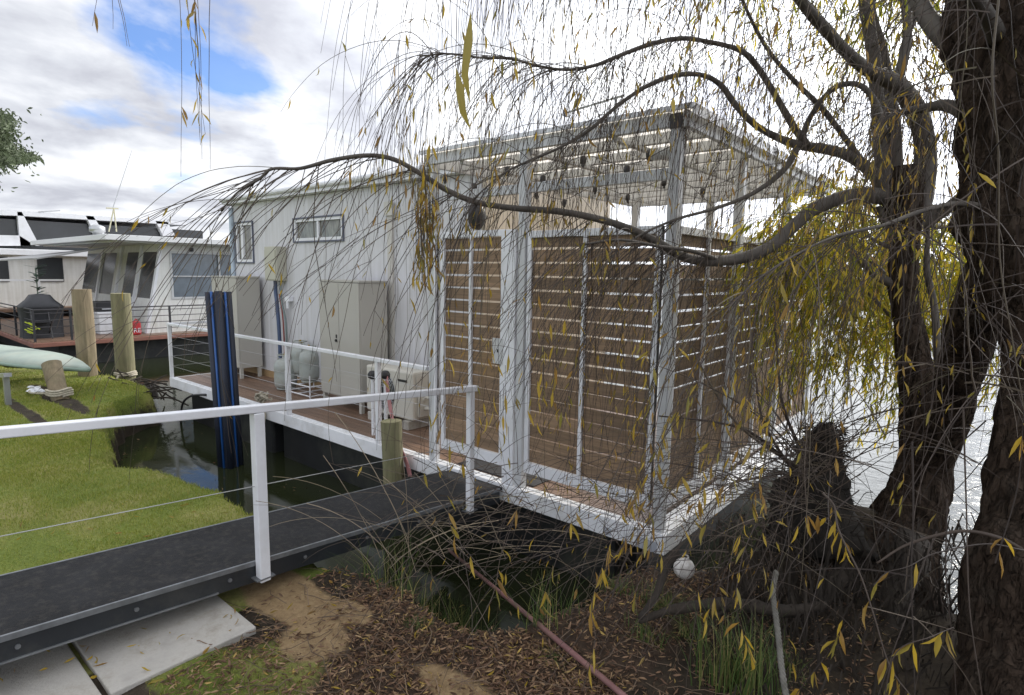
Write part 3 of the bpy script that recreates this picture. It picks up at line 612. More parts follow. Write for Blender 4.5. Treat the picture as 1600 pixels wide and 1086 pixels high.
# paving
for i, (y0, y1, lb) in enumerate(((-2.752, -2.15, 'pale square concrete paving slab nearest the sandy patch'), (-3.38, -2.775, 'darker concrete paving slab in the corner under the gangway'), (-4.0, -3.4, None))):
    if lb is None: continue
    m = MB(); m.box(-1.75, -1.045, y0, y1, -.12, -.048 - .004 * i); o = m.build('paving_slab', CONC, None, bevel=.006); tag(o, lb, 'paving slab', 'concrete slabs beside the gangway')

# ------------------------------------------------------------------ piles, poles, ropes
def pile(name, p0, p1, r, mt, label, cat, group=None, n=28, seed=0, rtop=None):
    t = thing(name, p0, label, cat, group); k = 18; P = [Vector(p0).lerp(Vector(p1), i / k) for i in range(k + 1)]
    m = MB(); m.tube(P, [r + ((rtop or r) - r) * i / k for i in range(k + 1)], n, disp=lambda i, a, p: 1 + .05 * mnoise.noise(Vector((math.cos(a) * 2 + seed, math.sin(a) * 2, p.z * .8))) + .02 * mnoise.noise(Vector((math.cos(a) * 9, math.sin(a) * 9, p.z * 2 + seed))))
    m.build('post', mt, t, smooth=False); return t
pile('timber_pile', (-9.78, -.6, -.9), (-9.81, -.6, 1.29), .135, PILE, 'tall round timber pile just behind the upturned green dinghy', 'pile', 'round mooring piles')
tp = pile('timber_pile', (-10.72, .2, -1.2), (-10.70, .2, 1.18), .155, PILEG, 'greenish round timber pile standing in the water with a rope round its foot', 'pile', 'round mooring piles', seed=5)
pile('timber_pile', (-2.47, -.15, -1.2), (-2.545, -.15, .33), .092, PILEG, 'short grey timber pile between the gangway and the boat deck', 'pile', 'round mooring piles', seed=9)
def coil(c, r, n, pitch, rr, ax_=(0, 0, 1)): return [Vector(c) + Vector((math.cos(a) * r, math.sin(a) * r, pitch * a / 6.283)) + Vector((0, 0, .01 * math.sin(a * 3))) for a in [i * .3 for i in range(int(n * 21))]]
m = MB(); c_ = at(197, 582, 'y', .2); m.tube(coil((-10.71, .2, -.32), .17, 2.2, .03, 0), .018, 6); m.tube(crom([(-10.6, .05, -.3), (-10.5, -.1, -.5), (-10.9, -.3, -.55), (-10.2, -.4, -.3), (-9.2, -.6, -.1)]), .018, 6)
tag(m.build('mooring_rope', ROPE, smooth=True), 'pale rope wound round the foot of the greenish pile and running ashore', 'rope')
b0, b1 = Vector((-7.98, -1.37, -.15)), at(72, 568, 'y', -1.37); b1.x += .02
pile('mooring_stump', b0, (b0.x - .34, -1.37, .33), .10, PILE, 'short leaning timber stump on the lawn wrapped with rope', 'stump', seed=3, rtop=.115)
m = MB(); m.tube(coil((-8.02, -1.37, -.06), .14, 3.2, .028, 0), .016, 6); m.tube(crom([(-8.1, -1.5, -.03), (-8.4, -1.6, -.05), (-8.7, -1.55, -.06), (-8.9, -1.4, -.05)]), .013, 6); tag(m.build('mooring_rope', ROPE, smooth=True), 'pale rope coiled round the leaning stump on the lawn', 'rope')
m = MB(); rr = random.Random(5)
cp = at(54, 609, 'z', -.06)
for k in range(14): q = cp + Vector((rr.uniform(-.2, .2), rr.uniform(-.06, .06), rr.uniform(-.01, .015))); m.lathe(q, [(.02, -.015), (.045, 0), (.03, .014), (.01, .02)], 8)
tag(m.build('crumpled_cloth', WHITE), 'small crumpled white cloth lying on the grass beside the leaning stump', 'cloth')
# blue sleeved pole: bundle of pipes round a pile
t = thing('mooring_pole', (-5.1, -.44, -.6), 'leaning dark mooring pole sleeved in bright blue pipes', 'pole')
pa, pb = Vector((-5.085, -.44, -1.2)), Vector((-5.235, -.44, 1.40))
m = MB(); m.tube([pa, pb - Vector((0, 0, .01))], .090, 20); m.build('post', NAVY, t)
for k in range(8):
    a = k * .785 + .35; o = Vector((math.cos(a), math.sin(a), 0)) * .105
    m = MB(); m.tube([pa + o * .93, pb + o * .93 + Vector((0, 0, -.004 * (k % 3)))], .040 if k % 2 else .013, 10); m.build('pipe', BLUE if k % 2 == 0 else NAVY, t, smooth=True)
# rope on the cleat, black hose
m = MB(); c_ = at(412, 622, 'y', .02)
for k in range(16): q = c_ + Vector((rr.uniform(-.07, .07), rr.uniform(-.03, .05), rr.uniform(-.03, .04))); a = rr.uniform(0, 3); m.tube([q + Vector((.05 * math.cos(a + i * .7), .04 * math.sin(a + i * .7), .025 * math.sin(i * 1.1 + k))) for i in range(8)], .012, 6)
e_ = at(403, 698, 'y', -.03); m.tube(crom([c_, c_ + Vector((.03, -.04, -.12)), at(412, 650, 'y', -.04), at(407, 675, 'y', -.05), e_]), [.016, .016, .017, .018, .02, .02, .02, .022, .024, .026, .026, .03, .03, .03, .03, .03, .03, .03, .03, .03, .03, .03, .03, .03, .03][:25], 7)
tag(m.build('mooring_rope', ROPE, smooth=True), 'bunched pale rope knotted on the deck edge with its end hanging down', 'rope')
m = MB(); m.tube(crom([at(322, 617, 'y', -.01), at(312, 617, 'y', -.06), at(298, 619, 'y', -.08), at(287, 628, 'y', -.08), at(283, 645, 'y', -.07), at(283, 672, 'y', -.05), at(283, 700, 'y', -.05)]), .016, 8)
tag(m.build('hose', DARK, smooth=True), 'black hose curving out of the white deck edge into the water', 'hose')
# pink strap with black fittings at the short pile
m = MB(); s0 = [at(604, 590, 'y', .15), at(606, 612, 'y', .10), at(613, 655, 'y', .06), at(622, 690, 'y', -.05), at(636, 725, 'y', -.07), at(641, 745, 'y', -.07)]
for p, q in zip(crom(s0, 4), crom(s0, 4)[1:]): m.bar(p, q, .055, .006, up=(0, 1, .2))
tag(m.build('strap', PINK), 'faded pink strap hanging behind the short timber pile', 'strap')
for i, (px, lb) in enumerate(((582, 'black valve fitting beside the air conditioner, further from the pink strap'), (602, 'black valve fitting at the top of the pink strap'))):
    c_ = at(px, 583, 'y', .16); t = thing('hose_fitting', c_, lb, 'fitting', 'black fittings over the deck rail')
    m = MB(); m.lathe(c_ - Vector((0, 0, .03)), [(.02, -.03), (.045, -.015), (.05, .02), (.03, .05), (.012, .055)], 16); m.build('cap', DARK, t, smooth=True)
    m = MB(); m.tube([(c_.x, c_.y, .004), (c_.x, c_.y, c_.z - .05)], .018, 8); m.build('pipe', WHITE, t)
# pink pipe on the bank, buoy, grey rope
m = MB(); m.tube(crom([at(685, 846, 'z', -.66), at(770, 916, 'z', -.42), at(850, 983, 'z', -.06), at(985, 1096, 'z', -.02)], 6), .0125, 12); tag(m.build('pipe', PINKP, smooth=True), 'long pink painted pipe sloping from the bank down into the dark water', 'pipe')
bc = at(1069, 888, 'y', -.36)
t = thing('buoy', bc, 'scuffed white round buoy lying on the muddy bank below the deck corner', 'buoy')
m = MB(); rb = .058; m.lathe(bc, [(rb * math.sin(math.pi * i / 14) + .001, rb * math.cos(math.pi * i / 14)) for i in range(15)], 24); m.build('float', BUOY, t, smooth=True)
m = MB(); m.tube([bc + Vector((.016 * math.cos(a), .01, .064 + .014 * math.sin(a))) for a in [i * .4 for i in range(17)]], .005, 6, cap=False); m.build('eye', BUOY, t)
rp = [dp(1213, 893, 2.5), dp(1208, 925, 2.45), dp(1212, 960, 2.4), dp(1217, 1000, 2.3), dp(1221, 1040, 2.2), dp(1229, 1090, 2.1), dp(1240, 1130, 2.0)]
m = MB(); P = crom(rp, 14)
for s_ in range(3): m.tube([p + Vector((.006 * math.cos(i * .95 + s_ * 2.09), .006 * math.sin(i * .95 + s_ * 2.09), 0)) for i, p in enumerate(P)], .0068, 6)
tag(m.build('hanging_rope', GROPE, smooth=True), 'thick grey twisted rope hanging down the mud bank', 'rope')

# ------------------------------------------------------------------ upturned dinghy
t = thing('dinghy', (-10, -1.4, 0), 'upturned pale green dinghy lying on the lawn', 'dinghy')
m = MB(); tip = at(139, 577, 'y', -1.0); L_ = 3.6; wv = Vector((-1, -.22, .0)).normalized(); sd_ = wv.cross(Vector((0, 0, 1))).normalized(); vs = []; ns = 22; nr = 15
for i in range(ns + 1):
    u = i / ns; W = .36 * (1 - (1 - min(1, u * 2.0)) ** 2.2) * (1 if u < .7 else 1 - .15 * (u - .7) / .3); H = .03 + .095 * (1 - (1 - min(1, u * 2.4)) ** 1.8) ** .8
    c0 = tip + wv * (u * L_)
    for j in range(nr):
        a = math.pi * j / (nr - 1); ca_, sa_ = math.cos(a), math.sin(a)
        vs.append(c0 + sd_ * (W * math.copysign(abs(ca_) ** .75, ca_)) + Vector((0, 0, H * sa_ ** .7)))
m.add(vs, [(i * nr + j, (i + 1) * nr + j, (i + 1) * nr + j + 1, i * nr + j + 1) for i in range(ns) for j in range(nr - 1)] + [tuple(range(nr)), tuple(range(ns * nr, ns * nr + nr))[::-1]])
m.build('hull', DINGHY, t, smooth=True)
for s_ in (1, -1):
    m = MB(); m.tube([vs[i * nr + (0 if s_ > 0 else nr - 1)] + Vector((0, 0, -.01)) for i in range(ns + 1)], .028, 8); m.build('gunwale', mat('dull_green_gunwale', (.20, .27, .22), .5), t, smooth=True)
t = thing('trestle', at(8, 600, 'z', -.08), 'small grey metal trestle under the upturned dinghy', 'trestle')
q = at(-20, 590, 'y', -1.75)
for px in (-40, 9): p = at(px, 588, 'y', -1.9); m = MB(); m.box(p.x - .03, p.x + .03, p.y - .03, p.y + .03, -.15, p.z); m.build('leg', STEEL, t)
p, q = at(-45, 588, 'y', -1.9), at(12, 586, 'y', -1.9); m = MB(); m.bar(p, q, .08, .05); m.build('rail', STEEL, t)

# ------------------------------------------------------------------ neighbouring houseboats
t = NB = thing('houseboat', (-17, 3, -.6), 'white weatherboard houseboat with a flat roof and a black railed brown deck', 'houseboat')
XN = -14.9
def npart(m, name, mt, **k): return m.build(name, mt, NB, **k)
m = MB(); m.box(-23, XN + .15, .1, 9, -.95, -.12); npart(m, 'hull', HULL)
m = MB(); m.box(-23, XN + .5, -.42, 9, -.115, -.02); npart(m, 'deck_edge', SOFF, bevel=.01)
m = MB(); m.box(-23, XN + .46, -.38, 9, -.019, .004); npart(m, 'deck', DECK)
# side wall with window, raked front
yb, yt = 1.98, 2.42
m = MB(); W0 = [(yb, 0.0), (9, 0.0), (9, 2.24), (yt, 2.24)]
wy0, wy1, wz0, wz1 = 2.62, 4.75, .90, 2.02
m.quadprism([(XN, yb, 0), (XN, wy0, 0), (XN, wy0, 2.24), (XN, yt, 2.24)], (-.08, 0, 0))
m.box(XN - .08, XN, wy0, wy1, 0, wz0).box(XN - .08, XN, wy0, wy1, wz1, 2.24).box(XN - .08, XN, wy1, 9, 0, 2.24); npart(m, 'wall', WBOARD)
m = MB(); m.box(XN - .05, XN - .04, wy0, wy1, wz0, wz1); po = npart(m, 'window', BLUEG)
m = MB(); e = .05
m.box(XN - .03, XN + .02, wy0 - e, wy1 + e, wz0 - e, wz0).box(XN - .03, XN + .02, wy0 - e, wy1 + e, wz1, wz1 + e).box(XN - .03, XN + .02, wy0 - e, wy0, wz0, wz1).box(XN - .03, XN + .015, 3.78, 3.82, wz0, wz1).box(XN - .035, XN + .01, wy0, wy1, 1.42, 1.45); m.build('frame', POSTM, po)
def rk(x, z): return Vector((x, yb + (yt - yb) * z / 2.24, z))
m = MB(); m.quadprism([rk(XN - .08, 0), rk(-21, 0), rk(-21, .86), rk(XN - .08, .86)], (0, .05, 0)); m.quadprism([rk(XN - .08, 2.05), rk(-21, 2.05), rk(-21, 2.24), rk(XN - .08, 2.24)], (0, .05, 0)); npart(m, 'front_wall', WBOARD)
xe = [XN - .08, -16.1, -16.35, -17.3, -18.2, -19.3, -19.6, -21]
for i, (a, b) in enumerate(zip(xe, xe[1:])):
    m = MB(); glass = i in (0, 2, 4, 6)
    m.quadprism([rk(a, .861), rk(b, .861), rk(b, 2.049), rk(a, 2.049)], (0, .04, 0)); npart(m, 'window' if glass else 'mullion', GLASS if glass else WBOARD)
for x in (XN - .04, -16.22, -17.75, -19.4): m = MB(); m.bar(rk(x, 0) - Vector((0, .02, 0)), rk(x, 2.22) - Vector((0, .02, 0)), .13, .06, up=(0, 1, 0)); npart(m, 'mullion', WHITE)
m = MB(); m.box(-21.5, XN + .5, 1.05, 9.4, 2.27, 2.40); npart(m, 'roof', mat('white_roof', (.66, .67, .68), .5, var=.04), bevel=.01)
m = MB(); m.box(-21.4, XN + .3, 1.35, 9.2, 2.2405, 2.268); npart(m, 'soffit', FASCIA)
m = MB(); m.quadprism([(-16.0, .1, 1.80), (-20.5, -.4, 1.72), (-20.5, 1.7, 2.05), (-16.2, 1.6, 2.12)], (0, 0, .035)); npart(m, 'awning', mat('grey_awning', (.30, .30, .30), .7))
BLK = mat('black_rail_paint', (.03, .03, .035), .45)
for y in (-.36, .30, 2.35, 4.5): m = MB(); m.box(XN + .40, XN + .44, y - .02, y + .02, .004, .70); npart(m, 'railing_post', BLK)
for x in (-16.3, -18.2): m = MB(); m.box(x - .02, x + .02, -.37, -.33, .004, .70); npart(m, 'railing_post', BLK)
for z in (.16, .32, .47, .62, .70):
    m = MB(); r_ = .016 if z > .65 else .009; m.tube([(XN + .42, -.35, z), (XN + .42, 9, z)], r_, 5); npart(m, 'rail', BLK); m = MB(); m.tube([(XN + .42, -.35, z), (-22, -.35, z)], r_, 5); npart(m, 'rail', BLK)
m = MB(); p = at(285, 368, 'x', XN); m.lathe((XN + .03, 3.1, 2.12), [(.05, -.04), (.05, .05)], 12); npart(m, 'deck_light', DARK)
# A-frame aerial and dish on its roof
t = thing('roof_aerial', (-17, 2.6, 2.4), 'thin metal aerial frame with a tall whip on the neighbouring flat roof', 'aerial')
A_ = [at(px, py, 'x', -16.0) for px, py in ((170, 362), (178, 325), (182, 362), (176, 326), (206, 235), (166, 325), (185, 326))]
m = MB(); m.tube([A_[0], A_[1]], .018, 6).tube([A_[2], A_[1]], .018, 6).tube([A_[5], A_[6]], .018, 6); m.build('frame', mat('yellowed_frame', (.45, .43, .30), .5), t)
m = MB(); m.tube([A_[3], A_[4]], [.012, .005], 5); m.build('whip', STEEL, t)
t = thing('roof_vent', (-16, 2.0, 2.4), 'round silver vent on the corner of the neighbouring flat roof', 'vent'); p = at(152, 360, 'x', -15.8)
m = MB(); m.lathe((p.x, p.y, 2.40), [(.10, 0), (.10, .08), (.17, .10), (.17, .22), (.08, .27)], 16); m.build('cowl', STEEL, t, smooth=True)
# things on its deck
t = thing('barbecue', (-15.5, .1, 0), 'barbecue under a black cover behind the black deck railing', 'barbecue')
bx_, by_ = -15.6, .0
m = MB(); prof = [(0, .62, .36), (.35, .60, .34), (.68, .64, .38), (.72, .66, .40), (.86, .42, .30), (.98, .30, .20), (1.0, .1, .08)]; vs = []
for z, rx, ry in prof:
    for j in range(24):
        a = 2 * math.pi * j / 24; cx_, sy_ = math.cos(a), math.sin(a); kx = abs(cx_) ** .55 * math.copysign(1, cx_); ky = abs(sy_) ** .55 * math.copysign(1, sy_)
        wv_ = 1 + .05 * math.sin(a * 9 + z * 3) * (z < .7)
        vs.append((bx_ + ry * kx * wv_, by_ + rx * ky * .62 * wv_, .004 + z))
m.add(vs, [(i * 24 + j, i * 24 + (j + 1) % 24, (i + 1) * 24 + (j + 1) % 24, (i + 1) * 24 + j) for i in range(len(prof) - 1) for j in range(24)] + [tuple(range((len(prof) - 1) * 24, len(prof) * 24))])
m.build('cover', BLACKF, t, smooth=True)
for dx, dy in ((-.2, -.3), (.2, -.3), (.2, .3), (-.2, .3)): m = MB(); m.lathe((bx_ + dx, by_ + dy, .06), [(.05, -.02), (.05, .02)], 12, axis='y'); m.build('wheel', DARK, t)
def atx(px, py, x): return at(px, py, 'x', x)
t = thing('storage_box', (-16, 1.6, 0), 'pale grey bench box on the neighbouring deck behind the greenish pile', 'box')
a_, b_ = atx(153, 480, -15.3), atx(222, 520, -15.3)
m = MB(); m.box(-15.9, -15.3, a_.y, b_.y - .25, .004, .50); m.build('body', FASCIA, t, bevel=.02)
m = MB(); m.box(-15.93, -15.27, a_.y - .03, b_.y - .22, .501, .55); m.build('lid', WHITE, t, bevel=.01)
t = thing('appliance', (-16, 1.2, .5), 'black boxed grill hood standing on the pale bench box', 'grill')
a2 = atx(155, 455, -15.5); m = MB(); m.box(-15.85, -15.4, a_.y + .0, a_.y + .55, .553, .80); m.build('case', DARK, t, bevel=.03)
m = MB(); m.tube([(-15.37, a_.y + .1, .62), (-15.37, a_.y + .45, .62)], .014, 6); m.build('handle', STEEL, t)
t = thing('bag', (-15.0, 1.75, 0), 'red bag with white lettering on the neighbouring deck', 'bag')
a_, b_ = atx(206, 503, XN + .25), atx(222, 521, XN + .25)
m = MB(); m.box(XN + .05, XN + .25, a_.y, b_.y, .006, a_.z); m.build('body', RED, t, bevel=.04)
m = MB(); m.tube(crom([(XN + .2, a_.y + .05, a_.z - .02), (XN + .2, (a_.y + b_.y) / 2, a_.z + .06), (XN + .2, b_.y - .05, a_.z - .02)]), .012, 6); m.build('handle', RED, t)
fc = bpy.data.curves.new('lettering', 'FONT'); fc.body = 'RE'; fc.size = .15; fc.extrude = .002; fc.align_x = 'CENTER'
fo = bpy.data.objects.new('lettering', fc); col.objects.link(fo); fo.parent = t; fo.location = Vector((XN + .253, (a_.y + b_.y) / 2, .07)) - t.location; fo.rotation_euler = (math.pi / 2, 0, math.pi / 2); fc.materials.append(WHITE)
bpy.context.view_layer.update(); lm = bpy.data.meshes.new_from_object(fo.evaluated_get(bpy.context.evaluated_depsgraph_get())); lo_ = bpy.data.objects.new('lettering', lm); col.objects.link(lo_); lo_.parent = t; lo_.location = fo.location; lo_.rotation_euler = fo.rotation_euler; bpy.data.objects.remove(fo)
t = thing('potted_plant', (-15.8, -.1, 0), 'spindly dark leafed pot plant behind the covered barbecue', 'plant')
m = MB(); m.lathe((-16.5, .15, .004), [(.13, 0), (.18, .3), (.19, .32)], 16); m.build('pot', DARK, t)
m = MB(); rp_ = random.Random(8)
for k in range(26):
    a = rp_.uniform(0, 6.28); z = .9 + rp_.uniform(0, .75); p = Vector((-16.5, .15, z)); q = p + Vector((math.cos(a) * .22, math.sin(a) * .22, .05)); m.bar(p, q, .05, .004)
m.tube([(-16.5, .15, .3), (-16.5, .15, 1.6)], .012, 6); m.build('leaves', mat('plant_leaf', (.05, .10, .07), .5), t)
t = thing('deck_chair', (-15.6, -.2, 0), 'dark folding chair with a lime green item in front of the covered barbecue', 'chair')
m = MB(); c_ = atx(46, 522, -15.0)
for dy in (-.16, .16): m.tube([(-15.0, -.1 + dy, .01), (-15.3, -.1 + dy, .75)], .014, 6).tube([(-15.35, -.1 + dy, .01), (-14.98, -.1 + dy, .42)], .014, 6)
m.build('frame', DARK, t); m = MB(); m.box(-15.3, -15.0, -.26, .06, .38, .40); m.build('seat', BLACKF, t)
m = MB(); c_ = atx(47, 512, -14.9)
for k in range(9): q = c_ + Vector((0, rp_.uniform(-.1, .1), rp_.uniform(-.13, .16))); m.bar(q, q + Vector((.02, .1, -.06)), .05, .02)
m.build('towel', mat('lime_cloth', (.42, .50, .03), .6), t)

NB2 = thing('houseboat', (-22, 4, -.6), 'two storey white houseboat with dark upper windows behind the flat roofed one', 'houseboat')
def n2(m, name, mt, **k): return m.build(name, mt, NB2, **k)
XB = -23.0
def ax2(px, py): return at(px, py, 'x', XB)
zr, zl = ax2(150, 350).z, ax2(150, 392).z
y0 = ax2(28, 380).y; y1 = ax2(300, 360).y + 1.5
m = MB(); m.box(-34, XB - .01, y0 - 4.5, y1 + 2, -1.0, .25); n2(m, 'hull', HULL)
m = MB(); m.box(-34, XB, y0 - 2.6, y1 + 2, .25, zl - .22); n2(m, 'wall', WBOARD)
m = MB(); m.box(-34.2, XB + .25, y0 - 4.2, y1 + 2.2, zl - .22, zl - .02); n2(m, 'roof', WHITE, bevel=.02)
m = MB(); m.box(-33, XB - .25, y0 - 2, y1 - 1.0, zl - .02, zr); n2(m, 'cabin', GLASS)
def q2(pts, d=.2, mt=WHITE, name='pillar'):
    m = MB(); m.quadprism([ax2(*p) for p in pts], (-d, 0, 0)); return n2(m, name, mt)
q2([(27, 331), (34, 331), (62, 384), (32, 384)]); q2([(134, 337), (146, 338), (164, 366), (150, 370)]); q2([(243, 345), (262, 347), (274, 368), (255, 369)])
q2([(-60, 325), (0, 328), (28, 329), (292, 347), (292, 352), (28, 337), (-60, 334)], 9, mt=WHITE, name='upper_roof')
q2([(-60, 366), (30, 368), (56, 384), (-60, 384)], .3, name='parapet')
m = MB(); p, q = ax2(57, 402), ax2(100, 440); m.box(XB + .001, XB + .03, p.y, q.y, q.z, p.z); n2(m, 'window', GLASS)
m = MB(); p, q = ax2(-40, 400), ax2(15, 440); m.box(XB + .001, XB + .03, p.y, q.y, q.z, p.z); n2(m, 'window', GLASS)
m = MB(); p, q = ax2(-80, 437), ax2(90, 440); 
for y in np.arange(p.y, q.y, 2.0): m.box(XB + .7, XB + .75, y, y + .05, .3, p.z)
m.bar((XB + .72, p.y, p.z), (XB + .72, q.y, p.z), .05, .06); n2(m, 'railing', WHITE)
m = MB(); m.box(-33, XB + .9, y0 - 4.4, y1 + 2, .2, .30); n2(m, 'deck', DECK)
m = MB(); p, q = ax2(60, 331), ax2(94, 329); m.tube([p, q], .02, 5); n2(m, 'aerial', STEEL)

# ------------------------------------------------------------------ willows
def nz(p, s, o=0.0): return mnoise.noise(Vector((p.x * s + o, p.y * s + o, p.z * s)))
def barkdisp(amp):
    def f(i, a, p):
        return 1 + amp * (nz(p, 4, 2) + .7 * nz(Vector((p.x, p.y, p.z * .3)), 16, 5) + .5 * abs(nz(Vector((p.x, p.y, p.z * .2)), 28, 8)) + .35 * nz(Vector((p.x, p.y, p.z * .4)), 40, 1))
    return f
def limb(pts, parent, name='branch', mt=None, sub=6, n=10, amp=.12, th=1.0):
    """pts: (px, py, distance, width in photograph pixels)"""
    P = crom([dp(a, b, d) for a, b, d, w_ in pts], sub); r = lerp_list([th * w_ * d / F / 2 for a, b, d, w_ in pts], sub)
    m = MB(); m.tube(P, r, n, disp=barkdisp(amp)); m.build(name, mt or BARK2, parent, smooth=True); return P, r
W1 = thing('willow_tree', dp(1430, 850, 3.6), 'weeping willow whose long crooked branches cross in front of the slatted screens', 'willow tree')
trunk = [(1345, 960, 3.4, 210), (1385, 885, 3.5, 140), (1412, 830, 3.58, 98), (1432, 780, 3.6, 80), (1446, 720, 3.6, 72), (1444, 650, 3.6, 62), (1434, 580, 3.6, 50), (1420, 520, 3.6, 40), (1410, 450, 3.6, 36), (1413, 380, 3.6, 42), (1412, 320, 3.6, 56), (1410, 285, 3.6, 60), (1408, 262, 3.6, 40)]
limb(trunk, W1, 'trunk', BARK, 12, 60, .22)
BR = {}
BR['low'] = limb([(1420, 318, 3.6, 28), (1385, 308, 3.6, 26), (1330, 306, 3.55, 23), (1275, 325, 3.5, 21), (1235, 358, 3.42, 20), (1205, 385, 3.35, 19), (1160, 403, 3.3, 18), (1110, 408, 3.25, 17), (1070, 402, 3.2, 15), (1030, 380, 3.15, 13), (985, 358, 3.1, 12), (930, 341, 3.05, 11), (870, 330, 3.0, 10), (800, 325, 2.95, 9.5), (745, 316, 2.9, 9), (700, 298, 2.9, 8.5), (655, 270, 2.88, 8), (615, 249, 2.86, 7.5), (575, 243, 2.85, 7), (520, 250, 2.84, 6.5), (470, 263, 2.83, 5.5), (425, 264, 2.82, 5), (405, 280, 2.82, 4), (372, 300, 2.82, 3), (345, 330, 2.82, 2)], W1)
BR['mid'] = limb([(1385, 300, 3.6, 26), (1368, 275, 3.6, 25), (1330, 245, 3.55, 22), (1290, 233, 3.5, 20), (1250, 227, 3.45, 18), (1215, 215, 3.4, 15), (1180, 195, 3.35, 13), (1150, 165, 3.3, 12), (1125, 132, 3.25, 11), (1095, 117, 3.2, 9.5), (1055, 118, 3.15, 9), (1010, 135, 3.1, 8.5), (965, 165, 3.05, 8), (925, 200, 3.0, 7), (880, 228, 2.95, 6), (830, 250, 2.9, 5), (785, 272, 2.85, 3.5), (735, 315, 2.8, 2.5)], W1, th=.78)
BR['up'] = limb([(1262, 228, 3.45, 16), (1238, 195, 3.4, 14), (1212, 150, 3.35, 13), (1180, 100, 3.3, 12), (1155, 78, 3.25, 10.5), (1110, 66, 3.2, 10), (1065, 60, 3.15, 9.5), (1020, 68, 3.1, 9), (975, 84, 3.05, 8.5), (930, 102, 3.0, 7.5), (885, 109, 2.95, 6.5), (840, 103, 2.9, 5.5), (800, 92, 2.88, 5), (750, 90, 2.85, 4.5), (700, 84, 2.82, 4), (655, 88, 2.8, 3)], W1, th=.75)
BR['v1'] = limb([(1384, 300, 3.6, 24), (1377, 240, 3.6, 21), (1372, 175, 3.6, 20), (1365, 90, 3.55, 19), (1354, 20, 3.5, 18), (1345, -60, 3.45, 17), (1330, -190, 3.4, 12)], W1)
BR['v2'] = limb([(1400, 285, 3.6, 22), (1397, 210, 3.6, 20), (1390, 150, 3.65, 18), (1378, 80, 3.7, 16), (1362, 20, 3.7, 14), (1352, -60, 3.7, 12)], W1)
BR['v3'] = limb([(1412, 390, 3.6, 30), (1428, 340, 3.6, 36), (1440, 300, 3.6, 36), (1446, 240, 3.58, 30), (1436, 185, 3.5, 28), (1405, 135, 3.4, 27), (1360, 112, 3.3, 20), (1325, 84, 3.2, 18), (1290, 46, 3.1, 17), (1255, 6, 3.0, 16), (1225, -40, 2.95, 14), (1180, -90, 2.9, 11)], W1)
BR['v4'] = limb([(1398, 140, 3.4, 16), (1412, 90, 3.4, 15), (1418, 40, 3.4, 14), (1410, -40, 3.4, 12)], W1)
BR['a'] = limb([(1345, 250, 3.55, 10), (1320, 215, 3.5, 9), (1285, 170, 3.4, 8.5), (1235, 120, 3.3, 7), (1195, 70, 3.2, 6), (1160, 0, 3.1, 5), (1140, -60, 3.0, 4)], W1)
BR['b'] = limb([(1250, 230, 3.45, 10), (1265, 185, 3.4, 8), (1300, 140, 3.3, 8), (1340, 132, 3.2, 8), (1368, 160, 3.15, 9), (1385, 210, 3.1, 7)], W1)
BR['c'] = limb([(1245, 232, 3.45, 11), (1225, 265, 3.4, 9), (1180, 300, 3.3, 7), (1120, 325, 3.2, 5), (1050, 345, 3.1, 4), (980, 380, 3.0, 3), (920, 440, 2.9, 2)], W1)
BR['d'] = limb([(1440, 352, 3.6, 22), (1478, 327, 3.5, 18), (1512, 300, 3.4, 17), (1560, 268, 3.2, 18), (1620, 250, 3.0, 16)], W1)
BR['e'] = limb([(1398, 445, 3.6, 14), (1372, 432, 3.6, 13), (1348, 410, 3.6, 11), (1327, 390, 3.6, 10)], W1)
BR['f'] = limb([(1398, 385, 3.6, 10), (1385, 350, 3.6, 9), (1372, 322, 3.6, 8)], W1)
BR['g'] = limb([(1398, 388, 3.6, 8), (1375, 380, 3.6, 6), (1355, 368, 3.6, 4)], W1)
BR['h'] = limb([(1120, 405, 3.25, 8), (1080, 392, 3.1, 6), (1030, 385, 3.0, 5), (970, 375, 2.9, 4), (910, 382, 2.8, 3)], W1)
BR['i'] = limb([(1440, 690, 3.6, 26), (1470, 640, 3.55, 14), (1465, 560, 3.6, 11), (1460, 480, 3.6, 10), (1448, 420, 3.6, 9), (1450, 360, 3.6, 6)], W1)
BR['over1'] = limb([(1255, 6, 3.0, 12), (1130, -110, 2.8, 12), (980, -190, 2.6, 11), (820, -220, 2.4, 9), (640, -200, 2.3, 7), (480, -150, 2.2, 5), (300, -110, 2.1, 4), (150, -90, 2.1, 3)], W1)
BR['over2'] = limb([(1225, -40, 2.95, 12), (1080, -190, 2.4, 12), (900, -280, 2.0, 9), (700, -260, 1.8, 7), (560, -200, 1.8, 5)], W1)
# roots at the foot of the trunk
for i, pts in enumerate(([(1400, 860, 3.5, 60), (1340, 880, 3.3, 42), (1290, 930, 3.1, 34), (1250, 1000, 2.9, 26), (1230, 1080, 2.7, 20)],
                         [(1420, 850, 3.4, 60), (1400, 930, 3.1, 46), (1390, 1010, 2.8, 34), (1370, 1100, 2.6, 24)],
                         [(1380, 820, 3.6, 40), (1310, 815, 3.6, 30), (1250, 850, 3.5, 26), (1190, 900, 3.3, 20), (1130, 960, 3.0, 16)],
                         [(1400, 870, 3.5, 30), (1412, 960, 3.2, 22), (1420, 1030, 2.9, 20), (1440, 1100, 2.6, 20)])):
    limb(pts, W1, 'root', ROOTM, 6, 12, .35)

